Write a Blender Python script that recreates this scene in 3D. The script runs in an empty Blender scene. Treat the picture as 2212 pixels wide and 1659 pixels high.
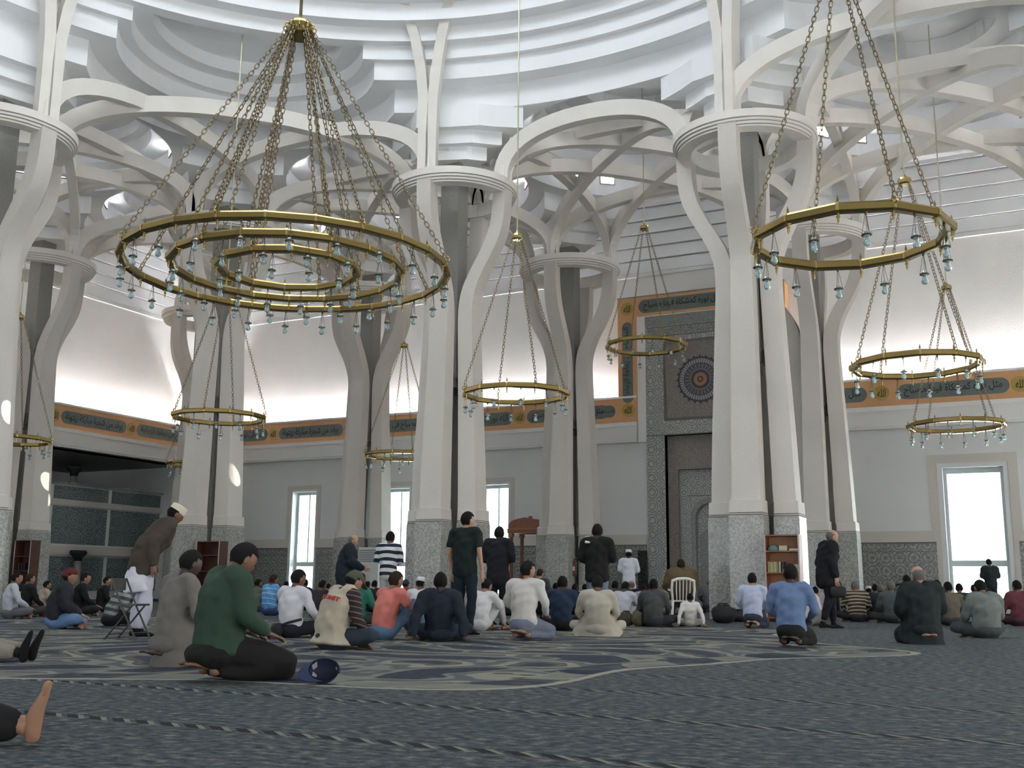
import bpy, bmesh, math, random
import numpy as np
from mathutils import Vector, Matrix

random.seed(7)
rng = np.random.default_rng(7)
scene = bpy.context.scene
COL = scene.collection
PI = math.pi

# ---------------------------------------------------------------- camera
def make_camera():
    pit, yaw, roll = 0.1874, 0.4581, 0.0091
    fw = Vector((-math.sin(yaw)*math.cos(pit), math.cos(yaw)*math.cos(pit), math.sin(pit)))
    rt = Vector((math.cos(yaw), math.sin(yaw), 0))
    up = rt.cross(fw)
    cr, sr = math.cos(roll), math.sin(roll)
    X = rt*cr + up*sr
    Y = up*cr - rt*sr
    Z = -fw
    m = Matrix(((X.x, Y.x, Z.x, 13.734), (X.y, Y.y, Z.y, -24.194), (X.z, Y.z, Z.z, 0.68), (0, 0, 0, 1)))
    cd = bpy.data.cameras.new('camera')
    cd.sensor_width = 36.0
    cd.lens = 36.0*2305.3/2212.0
    cd.clip_start = 0.05
    cd.clip_end = 300
    co = bpy.data.objects.new('camera', cd)
    COL.objects.link(co)
    co.matrix_world = m
    scene.camera = co
make_camera()

# ---------------------------------------------------------------- world and large lights
scene.view_settings.view_transform = 'Standard'
scene.view_settings.look = 'None'
scene.view_settings.gamma = 1.0
scene.view_settings.use_curve_mapping = False
scene.view_settings.exposure = 0.06
scene.cycles.use_denoising = True
scene.cycles.max_bounces = 8
scene.cycles.diffuse_bounces = 6
scene.cycles.glossy_bounces = 3
scene.cycles.transmission_bounces = 4
scene.cycles.transparent_max_bounces = 6
scene.cycles.use_adaptive_sampling = True
scene.cycles.adaptive_threshold = 0.25
scene.cycles.adaptive_min_samples = 12
scene.cycles.sample_clamp_indirect = 6.0
scene.cycles.caustics_reflective = False
scene.cycles.caustics_refractive = False

world = bpy.data.worlds.new('daylight')
scene.world = world
world.use_nodes = True
bg = world.node_tree.nodes['Background']
bg.inputs[0].default_value = (0.86, 0.95, 1.0, 1)
bg.inputs[1].default_value = 3.2

def area(name, loc, direction, sx, sy, power, color=(1, 1, 1), shape='RECTANGLE'):
    ld = bpy.data.lights.new(name, 'AREA')
    ld.shape = shape
    ld.size = sx
    if shape == 'RECTANGLE':
        ld.size_y = sy
    ld.energy = power
    ld.color = color
    lo = bpy.data.objects.new(name, ld)
    COL.objects.link(lo)
    lo.location = loc
    lo.rotation_euler = Vector(direction).to_track_quat('-Z', 'Z').to_euler()
    return lo

# daylight through the skylight at the crown of the dome
area('skylight_daylight', (4, -12, 21.4), (0, 0, -1), 11.0, 11.0, 820, (0.93, 0.96, 1.0), 'DISK')
# daylight through the tall windows: qibla wall, right wall, rear wall
WIN_BACK = [(-13.72, 1.2), (-9.2, 1.2), (-4.82, 1.2), (11.95, 1.75), (16.5, 1.75), (21.0, 1.75)]
for i, (wx, ww) in enumerate(WIN_BACK):
    area('window_daylight', (wx, 12.75, 2.45), (0, -1, 0), ww-.1, 3.9, 230*ww, (0.90, 0.97, 1.0))
for wy in (-30, -24, -18, -12, -6, 0, 6):
    area('window_daylight', (28.3, wy, 2.5), (-1, 0, 0), 2.6, 4.0, 620, (1.0, 0.965, 0.90))
for wx in (-14, -7, 0, 7, 14, 21):
    area('window_daylight', (wx, -36.3, 2.5), (0, 1, 0), 2.4, 4.0, 240, (0.93, 0.96, 1.0))

# narrow shafts of sun that reach the columns through the skylight
def sunbeam(target, src=(4.6, -12.6, 19.6), power=60000, deg=1.0, col=(1, .97, .9)):
    ld = bpy.data.lights.new('sunbeam', 'SPOT'); ld.energy = power; ld.spot_size = math.radians(deg); ld.spot_blend = .05; ld.shadow_soft_size = .01; ld.color = col
    lo = bpy.data.objects.new('sunbeam', ld); COL.objects.link(lo); lo.location = src
    lo.rotation_euler = (Vector(target)-Vector(src)).to_track_quat('-Z', 'Y').to_euler()
for tgt in ((-7.12, -7.77, 4.47), (-15.1, .245, 3.89), (-7.09, -.095, 3.79)):
    sunbeam(tgt)

# ---------------------------------------------------------------- materials
MATS = {}
def nn(nt, t, **kw):
    n = nt.nodes.new(t)
    for k, v in kw.items():
        setattr(n, k, v)
    return n
def mat(name, col, rough=0.6, metal=0.0, spec=0.5, noise_amt=0.0, noise_scale=8.0, bump=0.0, bump_scale=60.0, emit=None, emit_s=0.0, coat=0.0, col2=None):
    if name in MATS:
        return MATS[name]
    m = bpy.data.materials.new(name)
    m.use_nodes = True
    nt = m.node_tree
    b = nt.nodes['Principled BSDF']
    b.inputs['Base Color'].default_value = (*col, 1)
    b.inputs['Roughness'].default_value = rough
    b.inputs['Metallic'].default_value = metal
    b.inputs['Specular IOR Level'].default_value = spec
    if coat:
        b.inputs['Coat Weight'].default_value = coat
    if emit:
        b.inputs['Emission Color'].default_value = (*emit, 1)
        b.inputs['Emission Strength'].default_value = emit_s
    if noise_amt > 0 or bump > 0:
        tc = nn(nt, 'ShaderNodeTexCoord')
    if noise_amt > 0:
        nz = nn(nt, 'ShaderNodeTexNoise')
        nz.inputs['Scale'].default_value = noise_scale
        nz.inputs['Detail'].default_value = 5
        nt.links.new(tc.outputs['Object'], nz.inputs['Vector'])
        mx = nn(nt, 'ShaderNodeMix', data_type='RGBA')
        c2 = col2 if col2 else tuple(max(0, c*(1-noise_amt)) for c in col)
        mx.inputs['A'].default_value = (*c2, 1)
        mx.inputs['B'].default_value = (*[min(1, c*(1+noise_amt*.5)) for c in col], 1)
        nt.links.new(nz.outputs['Fac'], mx.inputs['Factor'])
        nt.links.new(mx.outputs['Result'], b.inputs['Base Color'])
    if bump > 0:
        nb = nn(nt, 'ShaderNodeTexNoise')
        nb.inputs['Scale'].default_value = bump_scale
        nb.inputs['Detail'].default_value = 3
        nt.links.new(tc.outputs['Object'], nb.inputs['Vector'])
        bp = nn(nt, 'ShaderNodeBump')
        bp.inputs['Strength'].default_value = bump
        bp.inputs['Distance'].default_value = 0.02
        nt.links.new(nb.outputs['Fac'], bp.inputs['Height'])
        nt.links.new(bp.outputs['Normal'], b.inputs['Normal'])
    MATS[name] = m
    return m

def ramp(nt, stops, interp='LINEAR'):
    r = nn(nt, 'ShaderNodeValToRGB')
    r.color_ramp.interpolation = interp
    e = r.color_ramp.elements
    e[0].position = stops[0][0]; e[0].color = (*stops[0][1], 1)
    e[1].position = stops[-1][0]; e[1].color = (*stops[-1][1], 1)
    for p, c in stops[1:-1]:
        x = e.new(p); x.color = (*c, 1)
    return r
def math_n(nt, op, a=None, b=None, clamp=False):
    n = nn(nt, 'ShaderNodeMath', operation=op)
    n.use_clamp = clamp
    for i, v in enumerate((a, b)):
        if v is None: continue
        if isinstance(v, (int, float)):
            n.inputs[i].default_value = v
        else:
            nt.links.new(v, n.inputs[i])
    return n.outputs[0]
def mixc(nt, fac, a, b):
    n = nn(nt, 'ShaderNodeMix', data_type='RGBA')
    for key, v in (('Factor', fac), ('A', a), ('B', b)):
        if isinstance(v, (int, float)):
            n.inputs[key].default_value = v
        elif isinstance(v, tuple):
            n.inputs[key].default_value = (*v, 1)
        else:
            nt.links.new(v, n.inputs[key])
    return n.outputs['Result']

def mosaic(name, cols, scale=26.0, rough=0.28, star=True, grid=0.42):
    """zellige: small glazed tesserae over a repeating star figure"""
    m = bpy.data.materials.new(name); m.use_nodes = True
    nt = m.node_tree; b = nt.nodes['Principled BSDF']
    tc = nn(nt, 'ShaderNodeTexCoord')
    v = nn(nt, 'ShaderNodeTexVoronoi'); v.inputs['Scale'].default_value = scale
    nt.links.new(tc.outputs['Object'], v.inputs['Vector'])
    r = ramp(nt, [(i/(len(cols)-1), c) for i, c in enumerate(cols)])
    sep = nn(nt, 'ShaderNodeSeparateColor')
    nt.links.new(v.outputs['Color'], sep.inputs[0])
    nt.links.new(sep.outputs[0], r.inputs[0])
    col = r.outputs[0]
    if star:
        v2 = nn(nt, 'ShaderNodeTexVoronoi', feature='F1', distance='EUCLIDEAN')
        v2.inputs['Scale'].default_value = 1.0/grid
        v2.inputs['Randomness'].default_value = 0.0
        nt.links.new(tc.outputs['Object'], v2.inputs['Vector'])
        w = math_n(nt, 'SINE', math_n(nt, 'MULTIPLY', v2.outputs['Distance'], 42.0))
        w = math_n(nt, 'MULTIPLY', math_n(nt, 'ADD', w, 1.0), 0.28, True)
        col = mixc(nt, w, col, tuple(c*.30 for c in cols[0]))
    nt.links.new(col, b.inputs['Base Color'])
    b.inputs['Roughness'].default_value = rough
    b.inputs['Specular IOR Level'].default_value = 0.6
    bp = nn(nt, 'ShaderNodeBump'); bp.inputs['Strength'].default_value = 0.5; bp.inputs['Distance'].default_value = 0.01
    nt.links.new(sep.outputs[1], bp.inputs['Height'])
    nt.links.new(bp.outputs['Normal'], b.inputs['Normal'])
    MATS[name] = m
    return m

mat('plaster', (.86, .865, .87), .85, noise_amt=.05, noise_scale=1.5)
mat('step_plaster', (.885, .895, .91), .85, noise_amt=.05, noise_scale=.8)
mat('rib_concrete', (.76, .725, .675), .8, noise_amt=.10, noise_scale=2.0)
mat('wall_plaster', (.82, .805, .78), .9, noise_amt=.10, noise_scale=.8, bump=.25, bump_scale=25)
mat('wall_lower', (.70, .71, .71), .85, noise_amt=.06, noise_scale=.8)
mat('column_stone', (.60, .565, .52), .7, noise_amt=.12, noise_scale=30)
mat('groove', (.16, .15, .14), .8)
mat('shaft_granite', (.27, .265, .25), .6, noise_amt=.25, noise_scale=18)
mat('brass', (.34, .25, .095), .27, 1.0)
mat('brass_bright', (.60, .46, .20), .2, 1.0)
mat('chain_brass', (.24, .19, .115), .34, 1.0)
mat('rod_brass', (.62, .58, .42), .3, 1.0)
mat('wood_dark', (.075, .024, .014), .5, noise_amt=.3, noise_scale=6)
mat('wood', (.25, .085, .045), .5, noise_amt=.35, noise_scale=6)
mat('wood_light', (.36, .16, .07), .5, noise_amt=.3, noise_scale=6)
mat('white_trim', (.76, .755, .745), .7, noise_amt=.04)
mat('window_frame', (.62, .68, .68), .45)
mat('orange_band', (.56, .285, .165), .6, noise_amt=.3, noise_scale=9, col2=(.52, .32, .12))
mat('teal_band', (.13, .155, .145), .6, noise_amt=.35, noise_scale=16)
mat('gold_roundel', (.42, .29, .06), .5, noise_amt=.3, noise_scale=16)
mat('script_black', (.012, .014, .016), .6)
mosaic('mosaic_grey', [(.20, .205, .19), (.30, .30, .28), (.40, .40, .375), (.25, .25, .235)], 30, .25, False)
mosaic('mosaic_wall', [(.17, .18, .17), (.27, .275, .26), (.40, .40, .38), (.21, .22, .21)], 26, .3, True, .42)
mosaic('mosaic_teal', [(.09, .13, .13), (.15, .20, .20), (.24, .29, .29), (.11, .155, .16)], 22, .22, True, .8)
mosaic('mosaic_brown', [(.20, .17, .155), (.27, .235, .215), (.33, .29, .27), (.22, .19, .175)], 28, .35, True, .12)
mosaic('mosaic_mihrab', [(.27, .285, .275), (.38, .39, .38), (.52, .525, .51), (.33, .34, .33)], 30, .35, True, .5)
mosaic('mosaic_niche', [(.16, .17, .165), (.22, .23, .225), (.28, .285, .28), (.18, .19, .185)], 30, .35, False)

# ---------------------------------------------------------------- object helpers
def tag(o, label=None, cat=None, group=None, kind=None):
    if label: o['label'] = label
    if cat: o['category'] = cat
    if group: o['group'] = group
    if kind: o['kind'] = kind
    return o
def empty(name, loc=(0, 0, 0), rz=0.0, parent=None):
    o = bpy.data.objects.new(name, None)
    o.empty_display_size = .2
    COL.objects.link(o)
    o.location = loc
    o.rotation_euler = (0, 0, rz)
    if parent: o.parent = parent
    return o
def link(name, me, parent=None, loc=None, rot=None, scl=None):
    o = bpy.data.objects.new(name, me)
    COL.objects.link(o)
    if parent: o.parent = parent
    if loc is not None: o.location = loc
    if rot is not None: o.rotation_euler = rot
    if scl is not None: o.scale = scl
    return o
def copy_tree(o, parent=None):
    c = o.copy(); COL.objects.link(c); c.parent = parent
    for ch in list(o.children):
        copy_tree(ch, c)
    return c

class MB:
    """collects geometry, then builds one mesh"""
    def __init__(s):
        s.v = []; s.f = []; s.m = []; s.sm = []; s.cur = 0; s.smooth = False
    def add(s, vs, fs):
        n = len(s.v)
        s.v += [tuple(q) for q in vs]
        for f in fs:
            s.f.append(tuple(n+i for i in f)); s.m.append(s.cur); s.sm.append(s.smooth)
    def box(s, x0, x1, y0, y1, z0, z1):
        s.add([(x0, y0, z0), (x1, y0, z0), (x1, y1, z0), (x0, y1, z0), (x0, y0, z1), (x1, y0, z1), (x1, y1, z1), (x0, y1, z1)],
              [(3, 2, 1, 0), (4, 5, 6, 7), (0, 1, 5, 4), (1, 2, 6, 5), (2, 3, 7, 6), (3, 0, 4, 7)])
        return s
    def tube(s, pts, r, n=8, cap=True, r2=None):
        pts = [Vector(p) for p in pts]
        k = len(pts)
        rs = r if isinstance(r, (list, tuple)) else [r]*k
        vs = []
        up = None
        for i, p in enumerate(pts):
            t = (pts[min(i+1, k-1)]-pts[max(i-1, 0)])
            if t.length < 1e-9: t = Vector((0, 0, 1))
            t.normalize()
            if up is None:
                up = Vector((0, 0, 1)) if abs(t.z) < .9 else Vector((1, 0, 0))
            a = t.cross(up)
            if a.length < 1e-6: a = t.cross(Vector((0, 1, 0)))
            a.normalize(); bb = a.cross(t).normalized(); up = bb
            for j in range(n):
                q = 2*PI*j/n
                vs.append(p+a*math.cos(q)*rs[i]+bb*math.sin(q)*rs[i])
        fs = []
        for i in range(k-1):
            for j in range(n):
                fs.append((i*n+j, i*n+(j+1) % n, (i+1)*n+(j+1) % n, (i+1)*n+j))
        if cap:
            fs.append(tuple(reversed(range(n)))); fs.append(tuple(range((k-1)*n, k*n)))
        s.add(vs, fs)
        return s
    def lathe(s, prof, n=24, c=(0, 0, 0), close=True):
        """prof: list of (r,z); closed profile if close"""
        vs = []; k = len(prof)
        for (r, z) in prof:
            for j in range(n):
                q = 2*PI*j/n
                vs.append((c[0]+r*math.cos(q), c[1]+r*math.sin(q), c[2]+z))
        fs = []
        for i in range(k if close else k-1):
            i2 = (i+1) % k
            for j in range(n):
                fs.append((i*n+j, i*n+(j+1) % n, i2*n+(j+1) % n, i2*n+j))
        s.add(vs, fs)
        return s
    def prism(s, poly, z0, z1):
        n = len(poly)
        vs = [(x, y, z0) for x, y in poly]+[(x, y, z1) for x, y in poly]
        fs = [tuple(reversed(range(n))), tuple(range(n, 2*n))]
        for i in range(n):
            j = (i+1) % n
            fs.append((i, j, n+j, n+i))
        s.add(vs, fs)
        return s
    def prism_xz(s, poly, y0, y1):
        n = len(poly)
        vs = [(x, y0, z) for x, z in poly]+[(x, y1, z) for x, z in poly]
        fs = [tuple(range(n)), tuple(reversed(range(n, 2*n)))]
        for i in range(n):
            j = (i+1) % n
            fs.append((j, i, n+i, n+j))
        s.add(vs, fs)
        return s
    def mesh(s, name, mats):
        me = bpy.data.meshes.new(name)
        me.from_pydata(s.v, [], s.f)
        if not isinstance(mats, (list, tuple)): mats = [mats]
        for m in mats:
            me.materials.append(MATS[m] if isinstance(m, str) else m)
        me.polygons.foreach_set('material_index', s.m)
        me.polygons.foreach_set('use_smooth', s.sm)
        me.update()
        return me
    def obj(s, name, mats, parent=None, loc=None, rot=None):
        return link(name, s.mesh(name, mats), parent, loc, rot)

def fix_normals(me):
    bm = bmesh.new(); bm.from_mesh(me)
    bmesh.ops.recalc_face_normals(bm, faces=bm.faces)
    bm.to_mesh(me); bm.free()
# ================================================================ THE SETTING
XL, XR, YF, YB = -20.0, 28.0, -36.0, 12.0     # hall: left / right / rear / qibla wall
DOME = (4.0, -12.0)

# ---------------------------------------------------------------- carpet
def carpet_material():
    m = bpy.data.materials.new('carpet'); m.use_nodes = True
    nt = m.node_tree; b = nt.nodes['Principled BSDF']
    b.inputs['Roughness'].default_value = .95
    b.inputs['Specular IOR Level'].default_value = .15
    geo = nn(nt, 'ShaderNodeTexCoord')
    P = geo.outputs['Object']
    sp = nn(nt, 'ShaderNodeSeparateXYZ'); nt.links.new(P, sp.inputs[0])
    X, Y = sp.outputs[0], sp.outputs[1]
    def mapped(sx, sy):
        mp = nn(nt, 'ShaderNodeMapping'); mp.inputs['Scale'].default_value = (sx, sy, 1)
        nt.links.new(P, mp.inputs['Vector']); return mp.outputs[0]
    def noise(vec, sc, det=4):
        n = nn(nt, 'ShaderNodeTexNoise'); n.inputs['Scale'].default_value = sc; n.inputs['Detail'].default_value = det
        nt.links.new(vec, n.inputs['Vector']); return n.outputs['Fac']
    # field: flecked grey-blue pile
    n1 = noise(mapped(14, 20), 1.0, 4)
    n2 = noise(mapped(2.0, 3.0), 1.0, 3)
    n3 = noise(mapped(60, 60), 1.0, 2)
    base = ramp(nt, [(.37, (.022, .030, .036)), (.47, (.055, .066, .074)), (.56, (.090, .095, .097)), (.66, (.185, .182, .165))])
    nt.links.new(math_n(nt, 'ADD', math_n(nt, 'MULTIPLY', n1, .8), math_n(nt, 'MULTIPLY', n3, .2)), base.inputs[0])
    field = mixc(nt, math_n(nt, 'MULTIPLY', math_n(nt, 'SUBTRACT', n2, .45, True), 1.6, True), base.outputs[0], (.037, .066, .078))
    # rows: dark and pale links every 1.37 m along the qibla direction
    yy = math_n(nt, 'ADD', math_n(nt, 'DIVIDE', math_n(nt, 'ADD', Y, 20.03+1.37*50), 1.37), .5)
    fy = math_n(nt, 'MULTIPLY', math_n(nt, 'SUBTRACT', math_n(nt, 'FRACT', yy), .5), 1.37)
    row = math_n(nt, 'LESS_THAN', math_n(nt, 'ABSOLUTE', fy), .05)
    ph = math_n(nt, 'ADD', math_n(nt, 'MULTIPLY', X, 2*PI/.16), math_n(nt, 'MULTIPLY', fy, 46))
    sw = math_n(nt, 'SINE', ph)
    dark = math_n(nt, 'GREATER_THAN', sw, .05)
    pale = math_n(nt, 'GREATER_THAN', math_n(nt, 'SINE', math_n(nt, 'ADD', ph, 3.9)), .72)
    rc = mixc(nt, dark, field, (.014, .016, .020))
    rc = mixc(nt, pale, rc, (.20, .19, .155))
    # the great medallion below the dome
    dx = math_n(nt, 'SUBTRACT', X, DOME[0]); dy = math_n(nt, 'SUBTRACT', Y, DOME[1])
    wob = noise(mapped(.95, .95), 1.0, 2)
    wob = math_n(nt, 'SUBTRACT', wob, .5)
    rr = math_n(nt, 'SQRT', math_n(nt, 'ADD', math_n(nt, 'MULTIPLY', dx, dx), math_n(nt, 'MULTIPLY', dy, dy)))
    th = math_n(nt, 'ARCTAN2', dy, dx)
    s8 = math_n(nt, 'SINE', math_n(nt, 'ADD', math_n(nt, 'MULTIPLY', th, 8.0), 1.1))
    s16 = math_n(nt, 'SINE', math_n(nt, 'ADD', math_n(nt, 'MULTIPLY', th, 16.0), .6))
    edge = math_n(nt, 'ADD', math_n(nt, 'ADD', 7.75, math_n(nt, 'MULTIPLY', s8, .55)), math_n(nt, 'MULTIPLY', s16, .18))
    inm = math_n(nt, 'LESS_THAN', rr, edge)
    d1 = math_n(nt, 'ADD', math_n(nt, 'MULTIPLY', rr, 3.1), math_n(nt, 'MULTIPLY', wob, 7.0))
    sa = math_n(nt, 'SINE', math_n(nt, 'ADD', d1, math_n(nt, 'MULTIPLY', s8, 2.3)))
    sb = math_n(nt, 'SINE', math_n(nt, 'ADD', math_n(nt, 'MULTIPLY', th, 32.0), math_n(nt, 'MULTIPLY', math_n(nt, 'SINE', math_n(nt, 'MULTIPLY', rr, 1.9)), 2.6)))
    sm = math_n(nt, 'ADD', math_n(nt, 'MULTIPLY', sa, .62), math_n(nt, 'MULTIPLY', sb, .42))
    mr = ramp(nt, [(0.0, (.017, .021, .040)), (.33, (.02, .026, .048)), (.36, (.22, .215, .18)), (.42, (.22, .215, .18)), (.45, (.085, .095, .10)),
                   (.60, (.11, .118, .118)), (.62, (.27, .26, .205)), (.74, (.30, .285, .22)), (.76, (.06, .062, .066)), (.84, (.13, .115, .085)), (.90, (.03, .036, .06)), (1.0, (.017, .021, .040))])
    nt.links.new(math_n(nt, 'ADD', math_n(nt, 'MULTIPLY', sm, .47), .5), mr.inputs[0])
    med = mixc(nt, .30, mr.outputs[0], base.outputs[0])
    # cream and navy outline of the medallion
    de = math_n(nt, 'SUBTRACT', edge, rr)
    o1 = math_n(nt, 'LESS_THAN', de, .10)
    med = mixc(nt, o1, med, (.27, .26, .21))
    o2 = math_n(nt, 'MULTIPLY', math_n(nt, 'GREATER_THAN', de, .14), math_n(nt, 'LESS_THAN', de, .55))
    med = mixc(nt, math_n(nt, 'MULTIPLY', o2, .75), med, mixc(nt, math_n(nt, 'GREATER_THAN', sb, .1), (.018, .022, .042), (.19, .19, .165)))
    fin = mixc(nt, row, field, rc)
    fin = mixc(nt, inm, fin, med)
    nt.links.new(fin, b.inputs['Base Color'])
    bp = nn(nt, 'ShaderNodeBump'); bp.inputs['Strength'].default_value = .35; bp.inputs['Distance'].default_value = .01
    nt.links.new(n3, bp.inputs['Height']); nt.links.new(bp.outputs['Normal'], b.inputs['Normal'])
    return m
MATS['carpet'] = carpet_material()
fl = MB(); fl.box(XL-8, XR+.6, YF-.6, YB+1.2, -.15, 0.0)
tag(fl.obj('floor', 'carpet'), kind='structure')

# ---------------------------------------------------------------- walls
def wall_grid(us, vs, hole, place, depth):
    """grid of cells in (u,v); hole(i,j)->bool ; place(u,v,d)->xyz ; returns MB with front, reveals"""
    mb = MB()
    nu, nv = len(us)-1, len(vs)-1
    for i in range(nu):
        for j in range(nv):
            if hole(i, j): continue
            a, b_, c, d = us[i], us[i+1], vs[j], vs[j+1]
            mb.add([place(a, c, 0), place(b_, c, 0), place(b_, d, 0), place(a, d, 0)], [(0, 1, 2, 3)])
            mb.add([place(a, c, depth), place(b_, c, depth), place(b_, d, depth), place(a, d, depth)], [(3, 2, 1, 0)])
            for (ii, jj, e) in ((i-1, j, ((a, c), (a, d))), (i+1, j, ((b_, c), (b_, d))), (i, j-1, ((a, c), (b_, c))), (i, j+1, ((a, d), (b_, d)))):
                if ii < 0 or jj < 0 or ii >= nu or jj >= nv or hole(ii, jj):
                    (u0, v0), (u1, v1) = e
                    mb.add([place(u0, v0, 0), place(u1, v1, 0), place(u1, v1, depth), place(u0, v0, depth)], [(0, 1, 2, 3)])
    return mb
WZ0, WZ1 = .35, 4.48
MIH = (1.33, 5.37)
us = [XL-.6]
holes = []
for wx, ww in WIN_BACK:
    holes.append((wx-ww/2, wx+ww/2))
cuts = sorted([h for hh in holes for h in hh]+[2.0, 4.7])
us = [XL-.6]+cuts+[XR+.6]
vs = [0, WZ0, WZ1, 6.0, 7.0]
def hole_back(i, j):
    mid = (us[i]+us[i+1])/2
    if j == 1 and any(a < mid < b for a, b in holes): return True
    if j <= 2 and 2.0 < mid < 4.7: return True
    return False
w = wall_grid(us, vs, hole_back, lambda u, v, d: (u, YB+d, v), .75)
wb = tag(w.obj('wall_back', 'wall_lower'), kind='structure')
fix_normals(wb.data)
# upper wall, set back behind the cove
up_ = MB(); up_.box(XL-.6, XR+.6, YB+.45, YB+.8, 7.0, 16.5)
up_.obj('upper_wall', 'wall_plaster', wb)
# zellige dado on the qibla wall, between the windows
dx_edges = [XL]+cuts[:]+[XR]
spans = [(XL, holes[0][0]-.12), (holes[0][1]+.12, holes[1][0]-.12), (holes[1][1]+.12, holes[2][0]-.12), (holes[2][1]+.12, 1.25), (5.45, holes[3][0]-.3), (holes[3][1]+.3, holes[4][0]-.3), (holes[4][1]+.3, holes[5][0]-.3)]
for a, b_ in spans:
    d = MB(); d.box(a, b_, YB-.03, YB+.02, 0, 2.12); d.obj('dado_panel', 'mosaic_wall', wb)
    d = MB(); d.box(a, b_, YB-.05, YB+.02, 2.12, 2.17); d.box(a, b_, YB-.045, YB+.02, 1.86, 1.885); d.obj('dado_rail', 'groove', wb)
    d = MB(); d.box(a, b_, YB-.04, YB+.02, 2.17, 2.52); d.obj('dado_frieze', 'column_stone', wb)
# windows
MATS['glass'] = None
def glass_material():
    m = bpy.data.materials.new('window_glass'); m.use_nodes = True
    nt = m.node_tree
    for n in list(nt.nodes): nt.nodes.remove(n)
    o = nn(nt, 'ShaderNodeOutputMaterial'); t = nn(nt, 'ShaderNodeBsdfTransparent'); g = nn(nt, 'ShaderNodeBsdfGlossy'); mx = nn(nt, 'ShaderNodeMixShader')
    t.inputs[0].default_value = (.95, 1, .99, 1); g.inputs['Roughness'].default_value = .03
    fr = nn(nt, 'ShaderNodeFresnel'); fr.inputs[0].default_value = 1.45
    nt.links.new(fr.outputs[0], mx.inputs[0]); nt.links.new(t.outputs[0], mx.inputs[1]); nt.links.new(g.outputs[0], mx.inputs[2])
    nt.links.new(mx.outputs[0], o.inputs[0])
    return m
MATS['glass'] = glass_material()
for k, (wx, ww) in enumerate(WIN_BACK):
    if k >= 4: continue
    a, b_ = wx-ww/2, wx+ww/2
    wo = MB()
    y0, y1 = YB+.38, YB+.50
    f = .10 if ww > 1.5 else .07
    wo.box(a, a+f, y0, y1, WZ0, WZ1); wo.box(b_-f, b_, y0, y1, WZ0, WZ1)
    wo.box(a+f, b_-f, y0, y1, WZ1-f*1.6, WZ1); wo.box(a+f, b_-f, y0, y1, WZ0, WZ0+f)
    wo.box(a+f, b_-f, y0, y1, 1.42, 1.60)
    win = tag(wo.obj('window_%d' % (k+1), 'window_frame'), kind='structure')
    if ww < 1.5:
        mu = MB(); mu.box(wx-.025, wx+.025, y0+.02, y1-.02, 1.60, WZ1-f*1.6); mu.obj('mullion', 'window_frame', win)
    for z0, z1 in ((WZ0+f, 1.42), (1.60, WZ1-f*1.6)):
        p = MB(); p.box(a+f, b_-f, y0+.05, y0+.06, z0, z1); p.obj('pane', 'glass', win)
    tr = MB()
    o_ = .42 if ww > 1.5 else .26
    tr.box(a-o_, a-o_*.35, YB-.02, YB+.02, 0, WZ1+o_); tr.box(b_+o_*.35, b_+o_, YB-.02, YB+.02, 0, WZ1+o_)
    tr.box(a-o_*.35, b_+o_*.35, YB-.02, YB+.02, WZ1+o_*.35, WZ1+o_)
    tr.obj('surround', 'column_stone', win)
    si = MB(); si.box(a, b_, YB-.02, y0, WZ0-.04, WZ0+.01); si.obj('window_sill', 'white_trim', win)

# left wall: open gallery below the beam
wl = MB()
wl.box(XL-.75, XL, YF, YB+.1, 5.8, 7.0)
wl.box(XL-.8, XL-.45, YF, YB+.8, 7.0, 16.5)
wl = tag(wl.obj('wall_left', 'wall_plaster'), kind='structure')
# right wall and rear wall with window openings
def side_wall(name, us_, hole_mid, place):
    vs_ = [0, .4, 4.6, 16.5]
    mb = wall_grid(us_, vs_, lambda i, j: j == 1 and any(abs((us_[i]+us_[i+1])/2-h) < .5 for h in hole_mid), place, .5)
    o = tag(mb.obj(name, 'wall_plaster'), kind='structure'); fix_normals(o.data)
hy = [-30, -24, -18, -12, -6, 0, 6]
side_wall('wall_right', [YF-.5]+sorted([h-1.4 for h in hy]+[h+1.4 for h in hy])+[YB+.8], hy, lambda u, v, d: (XR+d, u, v))
hx = [-14, -7, 0, 7, 14, 21]
side_wall('wall_rear', [XL-.8]+sorted([h-1.3 for h in hx]+[h+1.3 for h in hx])+[XR+.5], hx, lambda u, v, d: (u, YF-d, v))

# ---------------------------------------------------------------- cornice and inscription frieze
def pierced_material():
    m = bpy.data.materials.new('pierced_stucco'); m.use_nodes = True
    nt = m.node_tree; b = nt.nodes['Principled BSDF']
    tc = nn(nt, 'ShaderNodeTexCoord')
    v = nn(nt, 'ShaderNodeTexVoronoi', feature='F1'); v.inputs['Scale'].default_value = 7.5; v.inputs['Randomness'].default_value = 0.0
    nt.links.new(tc.outputs['Object'], v.inputs['Vector'])
    r = ramp(nt, [(.22, (.36, .35, .34)), (.36, (.72, .715, .705))])
    nt.links.new(v.outputs['Distance'], r.inputs[0])
    nt.links.new(r.outputs[0], b.inputs['Base Color'])
    b.inputs['Roughness'].default_value = .8
    MATS['pierced_stucco'] = m
pierced_material()
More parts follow.
